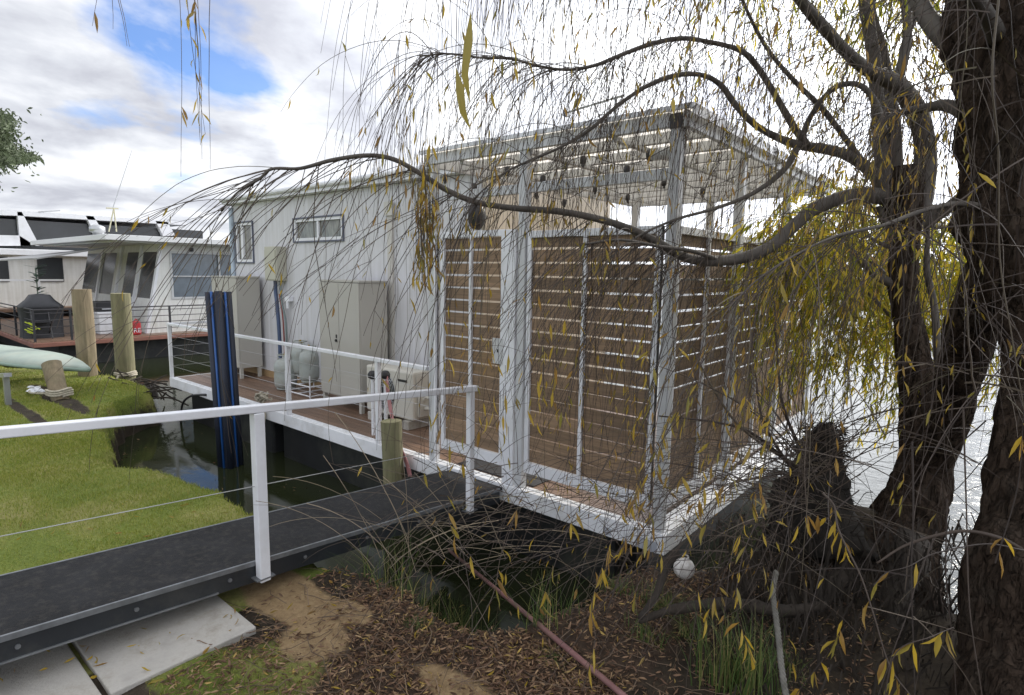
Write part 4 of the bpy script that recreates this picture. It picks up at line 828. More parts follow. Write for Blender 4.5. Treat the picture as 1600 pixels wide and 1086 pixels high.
W2 = thing('willow_tree', dp(1610, 1100, 2.2), 'thick dark rough barked willow trunk at the right edge, forked near its middle', 'willow tree')
limb([(1640, 1220, 2.1, 300), (1615, 1100, 2.15, 200), (1603, 1000, 2.2, 165), (1600, 900, 2.2, 142), (1606, 800, 2.25, 112), (1614, 700, 2.3, 96), (1620, 600, 2.35, 88), (1618, 520, 2.4, 92), (1600, 440, 2.4, 120), (1588, 340, 2.4, 145), (1590, 240, 2.4, 138), (1590, 120, 2.4, 150), (1585, 0, 2.4, 160), (1570, -160, 2.4, 160), (1560, -320, 2.4, 120)], W2, 'trunk', BARK, 16, 90, .24)
limb([(1575, 400, 2.5, 80), (1545, 440, 2.6, 74), (1522, 500, 2.75, 66), (1505, 570, 2.95, 58), (1488, 640, 3.2, 50), (1472, 695, 3.4, 46), (1455, 740, 3.55, 40)], W2, 'branch', BARK, 7, 20, .2)
BR['r1'] = limb([(1560, 220, 2.4, 34), (1520, 185, 2.5, 26), (1480, 165, 2.6, 20), (1440, 170, 2.7, 14), (1400, 178, 2.8, 9), (1365, 200, 2.9, 6)], W2)
BR['r2'] = limb([(1555, 330, 2.4, 22), (1500, 318, 2.3, 14), (1440, 330, 2.2, 12), (1380, 352, 2.1, 10), (1310, 368, 2.0, 8), (1240, 400, 1.95, 6), (1180, 440, 1.9, 4), (1140, 480, 1.9, 2.5)], W2, th=.6)
BR['r3'] = limb([(1550, 120, 2.4, 40), (1500, 80, 2.5, 30), (1450, 30, 2.6, 26), (1420, -40, 2.7, 20)], W2)
BR['r4'] = limb([(1560, 60, 2.3, 26), (1520, -10, 2.1, 22), (1440, -90, 1.9, 18), (1320, -130, 1.8, 14), (1180, -150, 1.7, 10), (1020, -150, 1.6, 7), (860, -130, 1.5, 5), (700, -120, 1.4, 3)], W2)
limb([(1600, 860, 2.1, 6), (1560, 840, 2.1, 6), (1500, 830, 2.15, 5), (1420, 850, 2.2, 4), (1370, 880, 2.2, 3)], W2, mt=TWIG)
limb([(1610, 560, 2.3, 40), (1572, 640, 2.4, 18), (1556, 700, 2.5, 18), (1545, 790, 2.6, 20), (1545, 880, 2.7, 26), (1540, 1000, 2.7, 36)], W2, 'branch', BARK, 6, 12, .25)

class Foliage:                               # fast arrays of twigs and leaves
    def __init__(s): s.tw = MB(); s.v = []; s.f = []; s.n = 0
    def twig(s, P, r0, r1, n=3):
        k = len(P) - 1; s.tw.tube(P, [r0 + (r1 - r0) * i / k for i in range(k + 1)], n, cap=False)
    def leaf(s, p, d, Lf, w_, rs):
        d = d.normalized(); sd = d.cross(Vector((rs.gauss(0, 1), rs.gauss(0, 1), rs.gauss(0, .3)))); 
        if sd.length < 1e-3: return
        sd.normalize(); nn2 = sd.cross(d); b = s.n; c = rs.uniform(-.18, .18) * Lf; f_ = w_ * .35
        q = [p, p + d * Lf * .35 + nn2 * c * .6, p + d * Lf * .7 + nn2 * c * .8, p + d * Lf]
        s.v += [q[0], q[1] + sd * w_ * .5 + nn2 * f_, q[1], q[1] - sd * w_ * .5 + nn2 * f_, q[2] + sd * w_ * .38 + nn2 * f_ * .7, q[2], q[2] - sd * w_ * .38 + nn2 * f_ * .7, q[3]]
        s.f += [(b, b + 2, b + 1), (b, b + 3, b + 2), (b + 1, b + 2, b + 5, b + 4), (b + 2, b + 3, b + 6, b + 5), (b + 4, b + 5, b + 7), (b + 5, b + 6, b + 7)]
        s.n += 8
    def leaves(s, name, mt, parent):
        m = MB(); m.v = [tuple(v) for v in s.v]; m.f = s.f; m.m = [0] * len(s.f); o = m.build(name, mt, parent, smooth=True); return stuff(o)
def strand(p, v, Ln, droop, rs, ds=.05, wig=.10, zmin=-.55):
    p = Vector(p); v = Vector(v).normalized(); out = [p.copy()]; s = 0; dr = Vector((rs.gauss(0, 1), rs.gauss(0, 1), 0)) * .05
    while s < Ln:
        v = v + Vector((rs.gauss(0, wig), rs.gauss(0, wig), rs.gauss(0, wig * .6))) * .35 + Vector((dr.x, dr.y, -droop)) * ds * 3
        v.normalize(); p = p + v * ds; s += ds
        if p.z < zmin: break
        out.append(p.copy())
    return out
LEFT, RIGHT = Vector(R @ np.array([-1, 0, 0])), Vector(R @ np.array([1, 0, 0])); UP = Vector((0, 0, 1)); AWAY = Vector((-.64, .76, 0))
rs = random.Random(21)
def sprinkle(fo, P, dens, rs, lo=.035, hi=.075, start=.15):
    for i in range(int(len(P) * start), len(P) - 1):
        if rs.random() < dens:
            p = P[i].lerp(P[i + 1], rs.random()); t_ = (P[i + 1] - P[i]).normalized()
            d = t_ * .5 + Vector((rs.gauss(0, .35), rs.gauss(0, .35), -.75 + rs.gauss(0, .25)))
            Lf = rs.uniform(lo, hi); fo.leaf(p, d, Lf, Lf * rs.uniform(.13, .2), rs)
def grow_from(fo, key, t0, t1, num, dirs, L0, L1, droop, r0, dens, kids=1.2, wig=.1, spread=.35):
    P, r = BR[key]; k = len(P)
    for _ in range(num):
        i = min(k - 2, int(k * (t0 + (t1 - t0) * rs.random()))); p = P[i].lerp(P[i + 1], rs.random())
        d = dirs + Vector((rs.gauss(0, spread), rs.gauss(0, spread), rs.gauss(0, spread)))
        S = strand(p, d, rs.uniform(L0, L1), droop * rs.uniform(.6, 1.5), rs, wig=wig)
        if len(S) < 4: continue
        fo.twig(S, r0 * rs.uniform(.75, 1.3), r0 * .4); dd = dens * (rs.random() ** 2) * 3
        sprinkle(fo, S, dd, rs)
        for q in range(int(rs.random() * kids * 2)):
            j = rs.randrange(len(S) // 5, max(len(S) // 5 + 1, len(S) - 2)); t_ = (S[j + 1] - S[j]).normalized()
            S2 = strand(S[j], t_ + Vector((rs.gauss(0, .35), rs.gauss(0, .35), rs.gauss(0, .25))), rs.uniform(.25, .6) * (L0 + L1) / 2, droop * rs.uniform(.5, 1.3), rs, wig=wig)
            if len(S2) > 3: fo.twig(S2, r0 * .6, r0 * .3); sprinkle(fo, S2, dd, rs)
A = Foliage(); B = Foliage()
DL = LEFT * 1.0
# along the long low branch
grow_from(A, 'low', .28, .93, 80, DL * .62 - UP * .45, .6, 1.6, .30, .0026, .03, spread=.24)
grow_from(A, 'low', .05, .5, 95, DL * .25 - UP * .6, .7, 1.9, .8, .0020, .14, wig=.07)
grow_from(A, 'low', .85, 1., 9, DL * .8 - UP * .5, .3, .7, .3, .002, .05)
grow_from(A, 'mid', .30, 1., 105, DL * .35 - UP * .3, .5, 1.6, .8, .0020, .06, wig=.07)
grow_from(A, 'up', .25, 1., 160, DL * .25 - UP * .3, .4, 1.3, .9, .0022, .05)
grow_from(A, 'up', .65, 1., 22, DL * .9 + UP * .45, .7, 1.1, .8, .0020, .03, wig=.05)
grow_from(A, 'h', .1, 1., 50, DL * .4 - UP * .4, .5, 1.2, .5, .0025, .10)
grow_from(A, 'c', .1, 1., 40, DL * .5 - UP * .3, .4, 1.1, .5, .0024, .08)
grow_from(A, 'a', .1, 1., 70, DL * .3 - UP * .1, .4, 1.1, .8, .0020, .25)
grow_from(A, 'v1', .3, 1., 60, DL * .4, .5, 1.2, .8, .0020, .22, spread=.6)
grow_from(A, 'v3', .3, 1., 110, DL * .5, .5, 1.4, .8, .0020, .25, spread=.6)
grow_from(A, 'v4', .2, 1., 50, RIGHT * .3 + AWAY * .3, .5, 1.2, .8, .0020, .5, spread=.6)
grow_from(A, 'over1', .12, .52, 150, DL * .2 - UP * .3, .7, 1.7, .9, .0017, .04, spread=.3, wig=.06)
grow_from(A, 'over1', .825, .85, 6, -UP, .62, .85, .9, .0019, .2, spread=.07, kids=.6, wig=.05)
grow_from(A, 'over1', .985, 1.0, 4, -UP, .26, .34, .9, .0017, .45, spread=.12, kids=.8)
grow_from(A, 'over2', .15, .62, 110, DL * .3 - UP * .2, .6, 1.9, .9, .0014, .035, spread=.3, wig=.06)
grow_from(A, 'b', .2, 1., 25, -UP * .5, .3, .9, .8, .002, .1)
# the curtain of leafy twigs hanging beyond the trunk, over the river
for px0, px1, py0, d0, d1, num, L0, L1, dens in ((1205, 1310, 385, 3.5, 4.4, 150, .25, .75, 1.), (1290, 1400, 330, 3.9, 5.2, 110, .5, 1.5, .8), (1270, 1400, 430, 4.0, 5.0, 120, .6, 1.5, .9), (1280, 1410, 520, 3.8, 4.6, 50, .3, .8, .9), (1450, 1530, 360, 4.0, 5.5, 110, .6, 1.6, 1.), (1520, 1580, 440, 3.8, 4.6, 130, .3, .9, 1.0), (1390, 1520, -60, 3.3, 4.5, 70, .4, 1.1, .9), (1180, 1330, -80, 3.2, 4.2, 60, .4, 1.0, .6)):
    for _ in range(num):
        p = dp(rs.uniform(px0, px1), py0 + rs.uniform(-40, 60), rs.uniform(d0, d1))
        S = strand(p, Vector((rs.gauss(0, .4), rs.gauss(0, .4), .2)), rs.uniform(L0, L1), 1.2, rs, wig=.06)
        if len(S) > 4: B.twig(S, .0022, .001); sprinkle(B, S, dens, rs, .05, .10, .05); sprinkle(B, S, dens * .6, rs, .05, .10, .05)
for pts in ([(1398, 445, 3.7, 9), (1350, 400, 4.0, 7), (1290, 375, 4.2, 6), (1215, 378, 4.0, 4)], [(1412, 400, 3.7, 10), (1370, 330, 4.2, 8), (1320, 310, 4.6, 5), (1290, 315, 5.0, 4)], [(1446, 350, 3.7, 10), (1490, 360, 4.2, 8), (1560, 400, 4.4, 5)], [(1416, 60, 3.4, 10), (1460, -40, 3.7, 8), (1530, -70, 4.0, 6)], [(1400, 500, 3.7, 8), (1345, 450, 4.2, 6), (1300, 440, 4.5, 4)]): limb(pts, W1)
# orange leaf bunches
for px, py, d, num, sx, sy in ((668, 330, 2.75, 110, 11, 38), (660, 395, 2.75, 60, 12, 30), (590, 262, 2.8, 16, 22, 14), (722, 370, 2.7, 6, 8, 20), (770, 250, 2.6, 6, 6, 35), (640, 225, 2.5, 26, 25, 50), (945, 395, 2.8, 14, 10, 18), (850, 330, 2.8, 8, 20, 15), (1000, 650, 2.4, 12, 12, 60), (860, 640, 2.3, 16, 18, 60), (780, 620, 2.3, 14, 22, 50), (700, 700, 2.2, 8, 20, 60)):
    for _ in range(num):
        p = dp(px + rs.gauss(0, sx), py + rs.gauss(0, sy), d + rs.gauss(0, .05)); Lf = rs.uniform(.05, .09); A.leaf(p, Vector((rs.gauss(0, .25), rs.gauss(0, .25), -1)), Lf, Lf * .15, rs)
        S = strand(p + Vector((0, 0, .12)), Vector((0, 0, -1)), .14, .2, rs); A.twig(S, .0012, .0008)
# near hanging sprays with long yellow leaves, on the right-hand willow
def spray(path, r0, leaves_, Lf0=.06, Lf1=.09, n=5):
    P = crom([dp(*q) for q in path], 6); B2.twig(P, r0, r0 * .45, n)
    for _ in range(leaves_):
        i = rs.randrange(int(len(P) * .12), len(P) - 1); p = P[i]; Lf = rs.uniform(Lf0, Lf1)
        B2.leaf(p, Vector((rs.gauss(0, .35), rs.gauss(0, .35), -1)), Lf, Lf * rs.uniform(.13, .19), rs)
B2 = Foliage()
near = [([(1285, 770, 1.9), (1303, 790, 1.88), (1308, 820, 1.85), (1320, 850, 1.8), (1345, 900, 1.75), (1365, 960, 1.7), (1390, 1040, 1.65), (1425, 1090, 1.6)], .0034, 16),
        ([(1240, 830, 2.0), (1262, 805, 1.98), (1285, 806, 1.95), (1300, 816, 1.9)], .0018, 6), ([(1600, 860, 1.8), (1540, 850, 1.8), (1460, 865, 1.75), (1420, 885, 1.7), (1385, 895, 1.7), (1365, 915, 1.68)], .0024, 3),
        ([(1230, 560, 2.3), (1200, 700, 2.2), (1170, 800, 2.1), (1130, 900, 2.05), (1090, 1000, 2.0)], .0022, 14), ([(1180, 520, 2.3), (1140, 640, 2.2), (1100, 760, 2.15), (1080, 800, 2.1), (1060, 860, 2.05)], .002, 14),
        ([(1100, 560, 2.4), (1040, 680, 2.3), (990, 770, 2.25), (960, 830, 2.2), (945, 900, 2.15)], .002, 18), ([(1010, 560, 2.4), (960, 700, 2.3), (900, 800, 2.2), (860, 900, 2.1), (840, 960, 2.1)], .0018, 10),
        ([(1180, 820, 2.0), (1160, 870, 1.95), (1150, 940, 1.9), (1165, 1000, 1.9), (1180, 1040, 1.85)], .0018, 10), ([(1425, 690, 2.0), (1427, 800, 1.98), (1424, 900, 1.95), (1430, 1100, 1.9)], .0036, 0),
        ([(1480, 780, 2.0), (1478, 900, 2.0), (1488, 1000, 2.0), (1495, 1100, 2.0)], .0026, 0), ([(1505, 640, 1.9), (1510, 800, 1.9), (1515, 950, 1.85), (1535, 1090, 1.8)], .003, 0),
        ([(1560, 0, 1.6), (1550, 120, 1.6), (1560, 240, 1.65), (1562, 400, 1.7), (1580, 520, 1.7), (1600, 640, 1.7)], .0034, 0), ([(1240, 1090, 2.0), (1300, 1010, 1.95), (1320, 960, 1.9)], .0016, 12),
        ([(950, 950, 2.0), (990, 850, 2.0), (1080, 720, 2.0), (1160, 560, 2.0), (1260, 430, 2.0)], .0028, 4), ([(760, 900, 2.0), (700, 800, 2.1), (760, 650, 2.2), (820, 560, 2.3)], .0016, 8), ([(910, 1080, 1.9), (930, 1000, 1.9), (925, 940, 1.95), (960, 830, 2.1)], .0016, 12),
        ([(730, 1000, 1.9), (770, 930, 2.0), (790, 840, 2.1), (850, 700, 2.2)], .0014, 7), ([(1380, 1100, 1.4), (1400, 1020, 1.4), (1455, 995, 1.4), (1490, 980, 1.5)], .0016, 9),
        ([(1555, 880, 1.5), (1590, 760, 1.5), (1600, 640, 1.5)], .0018, 7), ([(640, 610, 2.3), (700, 560, 2.3), (780, 540, 2.3), (860, 570, 2.3)], .0012, 1)]
for a_, b_, c_ in near: spray(a_, b_, c_)
for px, py, d, a2, Lf, ww in ((736, 15, .85, (.0, -1), .132, .021), (712, 104, .82, (-.25, -1), .088, .017)):
    p = dp(px, py, d); dd = LEFT * (-a2[0]) * -1 + UP * a2[1]; B2.leaf(p, dd, Lf, ww, random.Random(4)); B2.twig(crom([dp(px + 14, -260, 1.0), dp(px + 6, -120, .9), p], 6), .0012, .0008)
grow_from(B2, 'r4', .1, .62, 90, DL * .2 - UP * .4, .6, 1.7, .9, .0014, .03, spread=.3, wig=.06)
grow_from(B2, 'r2', .05, 1., 75, DL * .35 - UP * .5, .5, 1.4, .7, .0019, .14, spread=.4)
grow_from(B2, 'r1', .1, 1., 40, DL * .5 - UP * .4, .4, 1.2, .6, .002, .15, spread=.5)
grow_from(B2, 'r3', .1, 1., 30, -UP * .5, .4, 1.2, .6, .002, .4, spread=.5)
# hanging thin shoots that clothe the near trunk
for _ in range(95):
    p = dp(rs.uniform(1495, 1640), rs.uniform(-120, 620), rs.uniform(1.75, 2.15)); S = strand(p, Vector((rs.gauss(0, .7), rs.gauss(0, .7), rs.gauss(0, .6))), rs.uniform(.25, 1.2), rs.uniform(.2, .9), rs, wig=.16)
    if len(S) > 4: B2.twig(S, .0028 * rs.uniform(.5, 1.4), .001)
for _ in range(80):
    p = dp(rs.uniform(1300, 1620), rs.uniform(560, 980), rs.uniform(2.2, 3.3)); S = strand(p, Vector((rs.gauss(0, .8), rs.gauss(0, .8), rs.gauss(0, .5))), rs.uniform(.25, .9), rs.uniform(.1, .7), rs, wig=.14)
    if len(S) > 4: B2.twig(S, .0026 * rs.uniform(.5, 1.4), .001)
stuff(A.tw.build('twigs', TWIG, W1)); A.leaves('leaves', LEAFM, W1); stuff(B.tw.build('twigs', TWIG, W1)); B.leaves('leaves', LEAFGM, W1)
stuff(B2.tw.build('twigs', TWIG, W2)); B2.leaves('leaves', LEAFM, W2)

# shaggy stump with a brush of shoots
t = thing('tree_stump', dp(1285, 800, 3.5), 'dark shaggy rotten willow stump with a brush of thin shoots', 'stump')
m = MB(); P = crom([dp(1275, 860, 3.5), dp(1270, 790, 3.55), dp(1278, 730, 3.6), dp(1288, 690, 3.6), dp(1290, 662, 3.6)], 5)
m.tube(P, lerp_list([.30, .19, .14, .105, .03], 5), 26, disp=lambda i, a, p: 1 + .35 * nz(p, 9) + .3 * nz(p, 24, 3)); m.build('trunk', STUMPM, t, smooth=True)
m = MB()
for _ in range(900):
    i = rs.randrange(len(P)); a = rs.uniform(0, 6.28); rr_ = (.3, .19, .14, .105, .03)[min(4, i // 5)] * rs.uniform(.7, 1.05); p = P[i] + Vector((math.cos(a) * rr_, math.sin(a) * rr_, 0))
    q = p + Vector((math.cos(a) * .03 + rs.gauss(0, .02), math.sin(a) * .03 + rs.gauss(0, .02), rs.uniform(-.05, .03))); m.tube([p, q], [.004, .001], 3, cap=False)
stuff(m.build('fibres', STUMPM, t))
fo = Foliage()
for k in range(130):
    p = dp(rs.uniform(1215, 1300), rs.uniform(690, 800), rs.uniform(3.0, 3.5)); d = DL * rs.uniform(-.5, 1.3) + UP * rs.uniform(-.25, 1.1) + Vector((rs.gauss(0, .35), rs.gauss(0, .35) - .25, 0))
    S = strand(p, d, rs.uniform(.4, 1.5), rs.uniform(.05, .4), rs, wig=.09); fo.twig(S, .0036 * rs.uniform(.5, 1.25), .001); sprinkle(fo, S, .02, rs)
for path in ([(1250, 730, 3.3), (1200, 700, 3.2), (1150, 660, 3.15), (1110, 600, 3.1), (1080, 540, 3.1)], [(1250, 740, 3.3), (1180, 680, 3.2), (1120, 660, 3.1), (1030, 650, 3.0)], [(1260, 720, 3.4), (1225, 640, 3.3), (1215, 560, 3.3), (1210, 470, 3.3)], [(1250, 750, 3.3), (1215, 700, 3.2), (1190, 650, 3.1), (1180, 580, 3.1)]):
    fo.twig(crom([dp(*q) for q in path], 6), .011, .004, 6)
stuff(fo.tw.build('shoots', TWIG, t)); fo.leaves('leaves', LEAFM, t)

# tree at the left edge, far behind
t = thing('tree', (-26, -3.4, -.3), 'leafy green tree crown at the left edge above the far boats', 'tree')
TD = 22.0
limb([(-150, 620, TD, 30), (-140, 450, TD, 24), (-110, 330, TD, 18), (-60, 260, TD, 10), (-10, 235, TD, 5), (25, 232, TD, 3)], t, 'trunk', BARK); limb([(-110, 330, TD, 12), (-60, 220, TD, 8), (-20, 190, TD, 4)], t)
tf = Foliage()
for _ in range(9000):
    u = rs.random(); c = rs.choice(((-60, 210, 70, 45), (-10, 205, 30, 28), (0, 240, 35, 22), (-90, 260, 80, 60), (25, 245, 26, 6), (-5, 190, 22, 12)))
    p = dp(c[0] + rs.gauss(0, .5) * c[2], c[1] + rs.gauss(0, .5) * c[3], TD + rs.gauss(0, 1.0)); tf.leaf(p, Vector((rs.gauss(0, .8), rs.gauss(0, .8), -.5 + rs.gauss(0, .6))), rs.uniform(.12, .26), .07, rs)
tf.leaves('leaves', mat('olive_leaf', (.085, .11, .055), .6, var=.3, island=.3, trans=.25), t)

# roots and mud lump at the lawn's corner
t = thing('root_clump', at(215, 610, 'z', -.2), 'tangle of dead roots and mud at the corner of the lawn', 'roots'); m = MB()
c_ = at(215, 607, 'z', -.2)
for k in range(80):
    p = c_ + Vector((rs.gauss(0, .3), rs.gauss(0, .12), rs.gauss(0, .05))); m.tube(strand(p, Vector((rs.gauss(0, 1), rs.gauss(0, 1), rs.gauss(0, .3))), rs.uniform(.2, .6), .3, rs, wig=.3), .012, 4)
m.lathe(c_ + Vector((.1, .0, -.08)), [(.02, -.1), (.24, -.05), (.22, .05), (.08, .13), (.01, .15)], 14); m.build('roots', ROOTM, t)
t = thing('rocks', (0, 0, 0), 'muddy stones and a dead branch beside the white buoy', 'stones')
m = MB()
for px, py, r_ in ((1020, 905, .05), (1105, 905, .07), (1130, 930, .09), (1040, 925, .06), (1000, 935, .05), (1075, 935, .08), (1160, 915, .07)):
    c_ = at(px, py, 'z', -.13); seed = rs.random() * 50
    vs = []; 
    for i in range(8):
        for j in range(12):
            th, a = math.pi * i / 7, 6.283 * j / 12; d = Vector((math.sin(th) * math.cos(a), math.sin(th) * math.sin(a), math.cos(th) * .6)); vs.append(c_ + d * r_ * (1 + .35 * mnoise.noise(d * 2 + Vector((seed, 0, 0)))))
    m.add(vs, [(i * 12 + j, (i + 1) * 12 + j, (i + 1) * 12 + (j + 1) % 12, i * 12 + (j + 1) % 12) for i in range(7) for j in range(12)])
m.build('stones', mat('wet_stone', (.09, .085, .07), .7, var=.4, vs=14, bump=.5), t, smooth=True)
m = MB(); m.tube(crom([dp(1058, 862, 3.0), dp(1040, 885, 2.95), dp(1025, 930, 2.8), dp(1000, 965, 2.6)], 5), lerp_list([.022, .026, .016, .012], 5), 8); m.build('dead_branch', ROOTM, t, smooth=True)

# rushes and tussocks
def rushes(name, cx_, cy_, n_, spread, h0, h1, lean, label, cat='rushes'):
    z = gz(cx_, cy_); t = thing(name, (cx_, cy_, z), label, cat); m = MB()
    for _ in range(n_):
        x, y = cx_ + rs.gauss(0, spread), cy_ + rs.gauss(0, spread * .6); hgt = rs.uniform(h0, h1); a = rs.uniform(0, 6.28); l_ = rs.random() ** 1.5 * lean; zz = max(gz(x, y), -.6) - .02
        d = Vector((math.cos(a), math.sin(a), 0)); P = [Vector((x, y, zz)) + d * (l_ * hgt * (q / 5) ** 2) + Vector((0, 0, hgt * (q / 5) * (1 - .25 * l_ * q / 5))) for q in range(6)]
        sd = d.cross(UP) if rs.random() < .5 else d; w_ = .0032
        b = len(m.v); m.v += [tuple(p_ + sd * w_ * (1 - q / 5.5)) for q, p_ in enumerate(P)] + [tuple(p_ - sd * w_ * (1 - q / 5.5)) for q, p_ in enumerate(P)]
        fs = [(b + q, b + q + 1, b + 6 + q + 1, b + 6 + q) for q in range(5)]; m.f += fs; m.m += [0] * 5
    m.build('blades', REED, t); return t
def gp(px, py): p = at(px, py, 'z', -.1); return p.x, p.y
rushes('rush_clump', *gp(655, 905), 420, .16, .25, .50, .7, 'clump of green rushes at the water edge beside the gangway', 'rushes')
rushes('rush_clump', *gp(735, 935), 220, .10, .2, .42, .8, 'smaller sparse rush clump in front of the pink pipe end', 'rushes')
rushes('rush_clump', *gp(1150, 1090), 200, .09, .20, .42, .6, 'rush clump at the foot of the hanging grey rope', 'rushes')
rushes('grass_tussock', *gp(650, 985), 200, .045, .02, .06, 1.2, 'small soft green weed tuft among the brown leaves', 'grass tuft')
rushes('grass_tussock', *gp(860, 1040), 120, .05, .02, .07, 1.2, 'grey green weed tuft beside the pink pipe', 'grass tuft')
rushes('grass_tussock', *gp(1030, 960), 120, .07, .06, .16, 1.6, 'dry yellow grass tuft below the buoy', 'grass tuft')

# ------------------------------------------------------------------ lawn grass, leaf litter, fallen leaves
rg = np.random.default_rng(4)
def scatter(n_, x0, x1, y0, y1): return np.column_stack([rg.uniform(x0, x1, n_), rg.uniform(y0, y1, n_)])
P = np.vstack([scatter(60000, -5.2, -1.95, -3.4, -1.2), scatter(12000, -6.2, -4.4, -3.0, -1.2), scatter(45000, -9, -5.2, -2.6, -.3), scatter(15000, -13, -9, -2.6, -.3), scatter(9000, -1.3, -.2, -3.0, -2.2)])
Z, S = gheight(P); zg_, zl_, zs_ = zones(P, S); sel = (S > -.02) & (zg_ > rg.uniform(.25, 1, len(P))) & ~((P[:, 0] > -1.75) & (P[:, 0] < -1.05) & (P[:, 1] < -2.15))
P, Z = P[sel], Z[sel]; k = len(P); hh = rg.uniform(.007, .022, k) * (1 + .5 * np.clip((-4 - P[:, 0]) / 4, 0, 1)) * (.55 + .9 * np.clip(vnoise(P, 1.7, 4.4) + .5, 0, 1)); an = rg.uniform(0, 6.28, k); ww = rg.uniform(.0015, .003, k) * (1 + 1.2 * np.clip((-4 - P[:, 0]) / 4, 0, 1)); le = rg.uniform(0, .9, k); a2 = rg.uniform(0, 6.28, k)
v0 = np.column_stack([P[:, 0] - np.cos(an) * ww, P[:, 1] - np.sin(an) * ww, Z - .004]); v1_ = np.column_stack([P[:, 0] + np.cos(an) * ww, P[:, 1] + np.sin(an) * ww, Z - .004]); v2_ = np.column_stack([P[:, 0] + np.cos(a2) * hh * le, P[:, 1] + np.sin(a2) * hh * le, Z + hh])
me = bpy.data.meshes.new('grass'); V = np.stack([v0, v1_, v2_], 1).reshape(-1, 3); me.vertices.add(3 * k); me.vertices.foreach_set('co', V.ravel().astype(np.float32)); me.loops.add(3 * k); me.loops.foreach_set('vertex_index', np.arange(3 * k, dtype=np.int32)); me.polygons.add(k); me.polygons.foreach_set('loop_start', np.arange(0, 3 * k, 3, dtype=np.int32)); me.polygons.foreach_set('loop_total', np.full(k, 3, dtype=np.int32)); me.update(calc_edges=True)
me.materials.append(GRASSM); o = bpy.data.objects.new('grass', me); col.objects.link(o); tag(o, None, None, None, 'stuff')
def litter(name, P, Z, lo, hi, mt):
    f = Foliage(); rl = random.Random(9)
    for (x, y), z in zip(P, Z):
        Lf = rl.uniform(lo, hi); a = rl.uniform(0, 6.28); f.leaf(Vector((x, y, z + rl.uniform(.002, .016))), Vector((math.cos(a), math.sin(a), rl.gauss(0, .35))), Lf, Lf * rl.uniform(.14, .28), rl)
    return f.leaves(name, mt, None)
P = np.vstack([scatter(17000, -1.3, .6, -2.6, -1.3), scatter(6500, -.1, 1.3, -1.7, .1)]); Z, S = gheight(P); zg_, zl_, zs_ = zones(P, S)
sel = (S > -.03) & (zs_ < rg.uniform(0, 1.25, len(P))) & ~((P[:, 0] < -1.02) & (P[:, 1] < -2.12)) & ((zl_ + .25) > rg.uniform(0, 1, len(P)))
litter('leaf_litter', P[sel], Z[sel], .018, .045, DRYL)
P = np.vstack([scatter(260, -1.3, .8, -2.7, -1.3), scatter(60, -3.5, -1.95, -3, -1.6), scatter(25, -1.7, -1.1, -3.3, -2.2)]); Z, S = gheight(P); sel = S > 0; Z = np.where((P[:, 0] < -1.05) & (P[:, 1] < -2.15) & (P[:, 0] > -1.75), -.046, Z)
litter('fallen_leaves', P[sel], Z[sel], .03, .06, LEAFM)

# floating leaves and scum on the water, dead sticks on the bank, fibrous roots
P = np.vstack([scatter(900, -1.6, .4, -1.5, .3), scatter(260, -7, -2.2, -1.6, -.1), scatter(120, -11, -7, -.6, 1.2)]); Z, S = gheight(P); keep = (S < -.08) & (rg.uniform(0, 1, len(P)) < np.where(S > -.35, .9, .25))
litter('floating_leaves', P[keep], np.full(keep.sum(), -.598), .02, .05, DRYL)
dt = MB(); rd = random.Random(31)
for _ in range(230):
    u = rd.random()
    if u < .55: x, y = rd.uniform(-1.2, .5), rd.uniform(-2.4, -1.35)
    else: x, y = rd.uniform(-.1, 1.3), rd.uniform(-1.3, .1)
    if gheight(np.array([[x, y]]))[1][0] < -.05: continue
    a = rd.uniform(0, 6.28); Ls = rd.uniform(.1, .45); pts_ = []
    for q in range(6):
        xx, yy = x + math.cos(a) * Ls * q / 5, y + math.sin(a) * Ls * q / 5; a += rd.gauss(0, .12); pts_.append(Vector((xx, yy, max(gz(xx, yy), -.58) + .008 + rd.uniform(0, .02))))
    dt.tube(pts_, [rd.uniform(.0009, .0022)] * 6, 4)
tag(dt.build('dead_sticks', mat('dead_stick', (.13, .09, .06), .85, var=.4, island=.5)), None, None, None, 'stuff')
m = MB()
for _ in range(900):
    px, py = rd.uniform(1120, 1520), rd.uniform(800, 1100); p = dp(px, py, 3.3 - (py - 800) / 300 * .9 + rd.uniform(-.15, .1))
    S_ = strand(p, Vector((rd.gauss(0, .4), rd.gauss(0, .4), -1)), rd.uniform(.08, .4), .3, rd, wig=.2, ds=.04, zmin=-.6)
    if len(S_) > 2: m.tube(S_, [.0035 * rd.uniform(.4, 1.6)] * len(S_), 3, cap=False)
stuff(m.build('root_fibres', ROOTM, W1))
t = thing('dead_shoots', dp(740, 830, 2.6), 'arching pale dead shoots reaching from the rushes over the dark water', 'dead shoots'); m = MB()
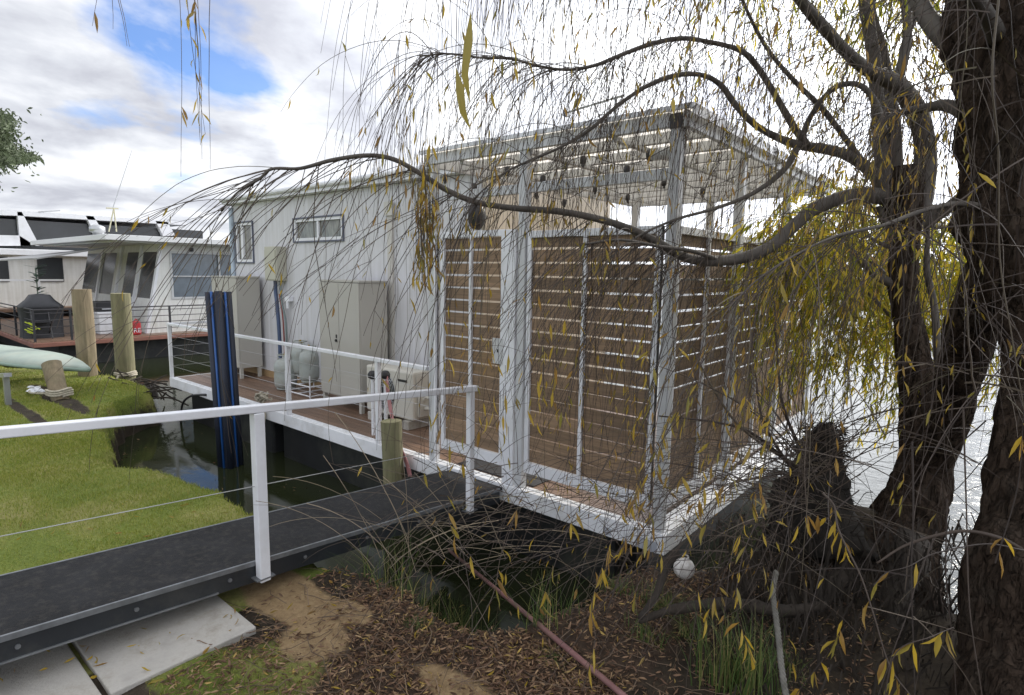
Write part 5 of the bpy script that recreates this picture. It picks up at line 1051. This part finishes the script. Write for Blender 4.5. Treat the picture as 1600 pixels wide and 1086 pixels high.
for _ in range(34):
    p = dp(rd.uniform(580, 800), rd.uniform(810, 900), rd.uniform(2.35, 2.8)); S_ = strand(p, DL * rd.uniform(-.9, .7) + UP * rd.uniform(.0, .8) + Vector((0, 0, .1)), rd.uniform(.25, .6), rd.uniform(.3, .8), rd, wig=.05)
    if len(S_) > 4: m.tube(S_, [.0017 * rd.uniform(.5, 1.2)] * len(S_), 3, cap=False)
stuff(m.build('shoots', mat('pale_dead_shoot', (.20, .16, .11), .7, var=.4, island=.4), t))
# log and small clutter on the right-hand bank
t = thing('fallen_log', dp(1080, 945, 2.8), 'dark rotten log lying across the muddy bank below the buoy', 'log')
limb([(1000, 972, 2.72, 6), (1040, 955, 2.78, 12), (1100, 946, 2.82, 18), (1160, 946, 2.85, 20), (1230, 955, 2.85, 16), (1290, 945, 2.9, 9)], t, 'log', ROOTM, 8, 14, .4)
for n_, (px, py) in enumerate(((1010, 1010), (1075, 1000), (960, 930), (1230, 1060))):
    rushes('grass_tussock', *gp(px, py), 90, .05, .04, .13, 1.5, ('sparse dry tuft under the dark log', 'small dry tuft on the bank right of the pink pipe', 'little tuft at the water corner left of the buoy', 'thin tuft right of the hanging grey rope')[n_], 'grass tuft')
# tangle of thin shoots hanging and lying against the hull and over the inlet
fo = Foliage()
for k in range(260):
    px = rd.uniform(640, 1240); p = dp(px, rd.uniform(700, 900) + max(0, px - 1000) * .1, rd.uniform(2.3, 3.0))
    S_ = strand(p, DL * rd.uniform(-.5, 1.1) + UP * rd.uniform(-.7, .5) + Vector((rd.gauss(0, .3), rd.gauss(0, .3), 0)), rd.uniform(.25, .8), rd.uniform(.1, .7), rd, wig=.1)
    if len(S_) > 4: fo.twig(S_, .0016 * rd.uniform(.6, 1.5), .0007); sprinkle(fo, S_, .05, rd, .03, .06)
stuff(fo.tw.build('twigs', TWIG, W2)); fo.leaves('leaves', LEAFM, W2)
for q_, (px, py) in enumerate(((600, 900), (820, 960))):
    rushes('rush_clump', *gp(px, py), 150, .10, .15, .35, .9, ('low rush tuft right under the gangway edge', 'sparse rush tuft where the pink pipe leaves the water')[q_], 'rushes')
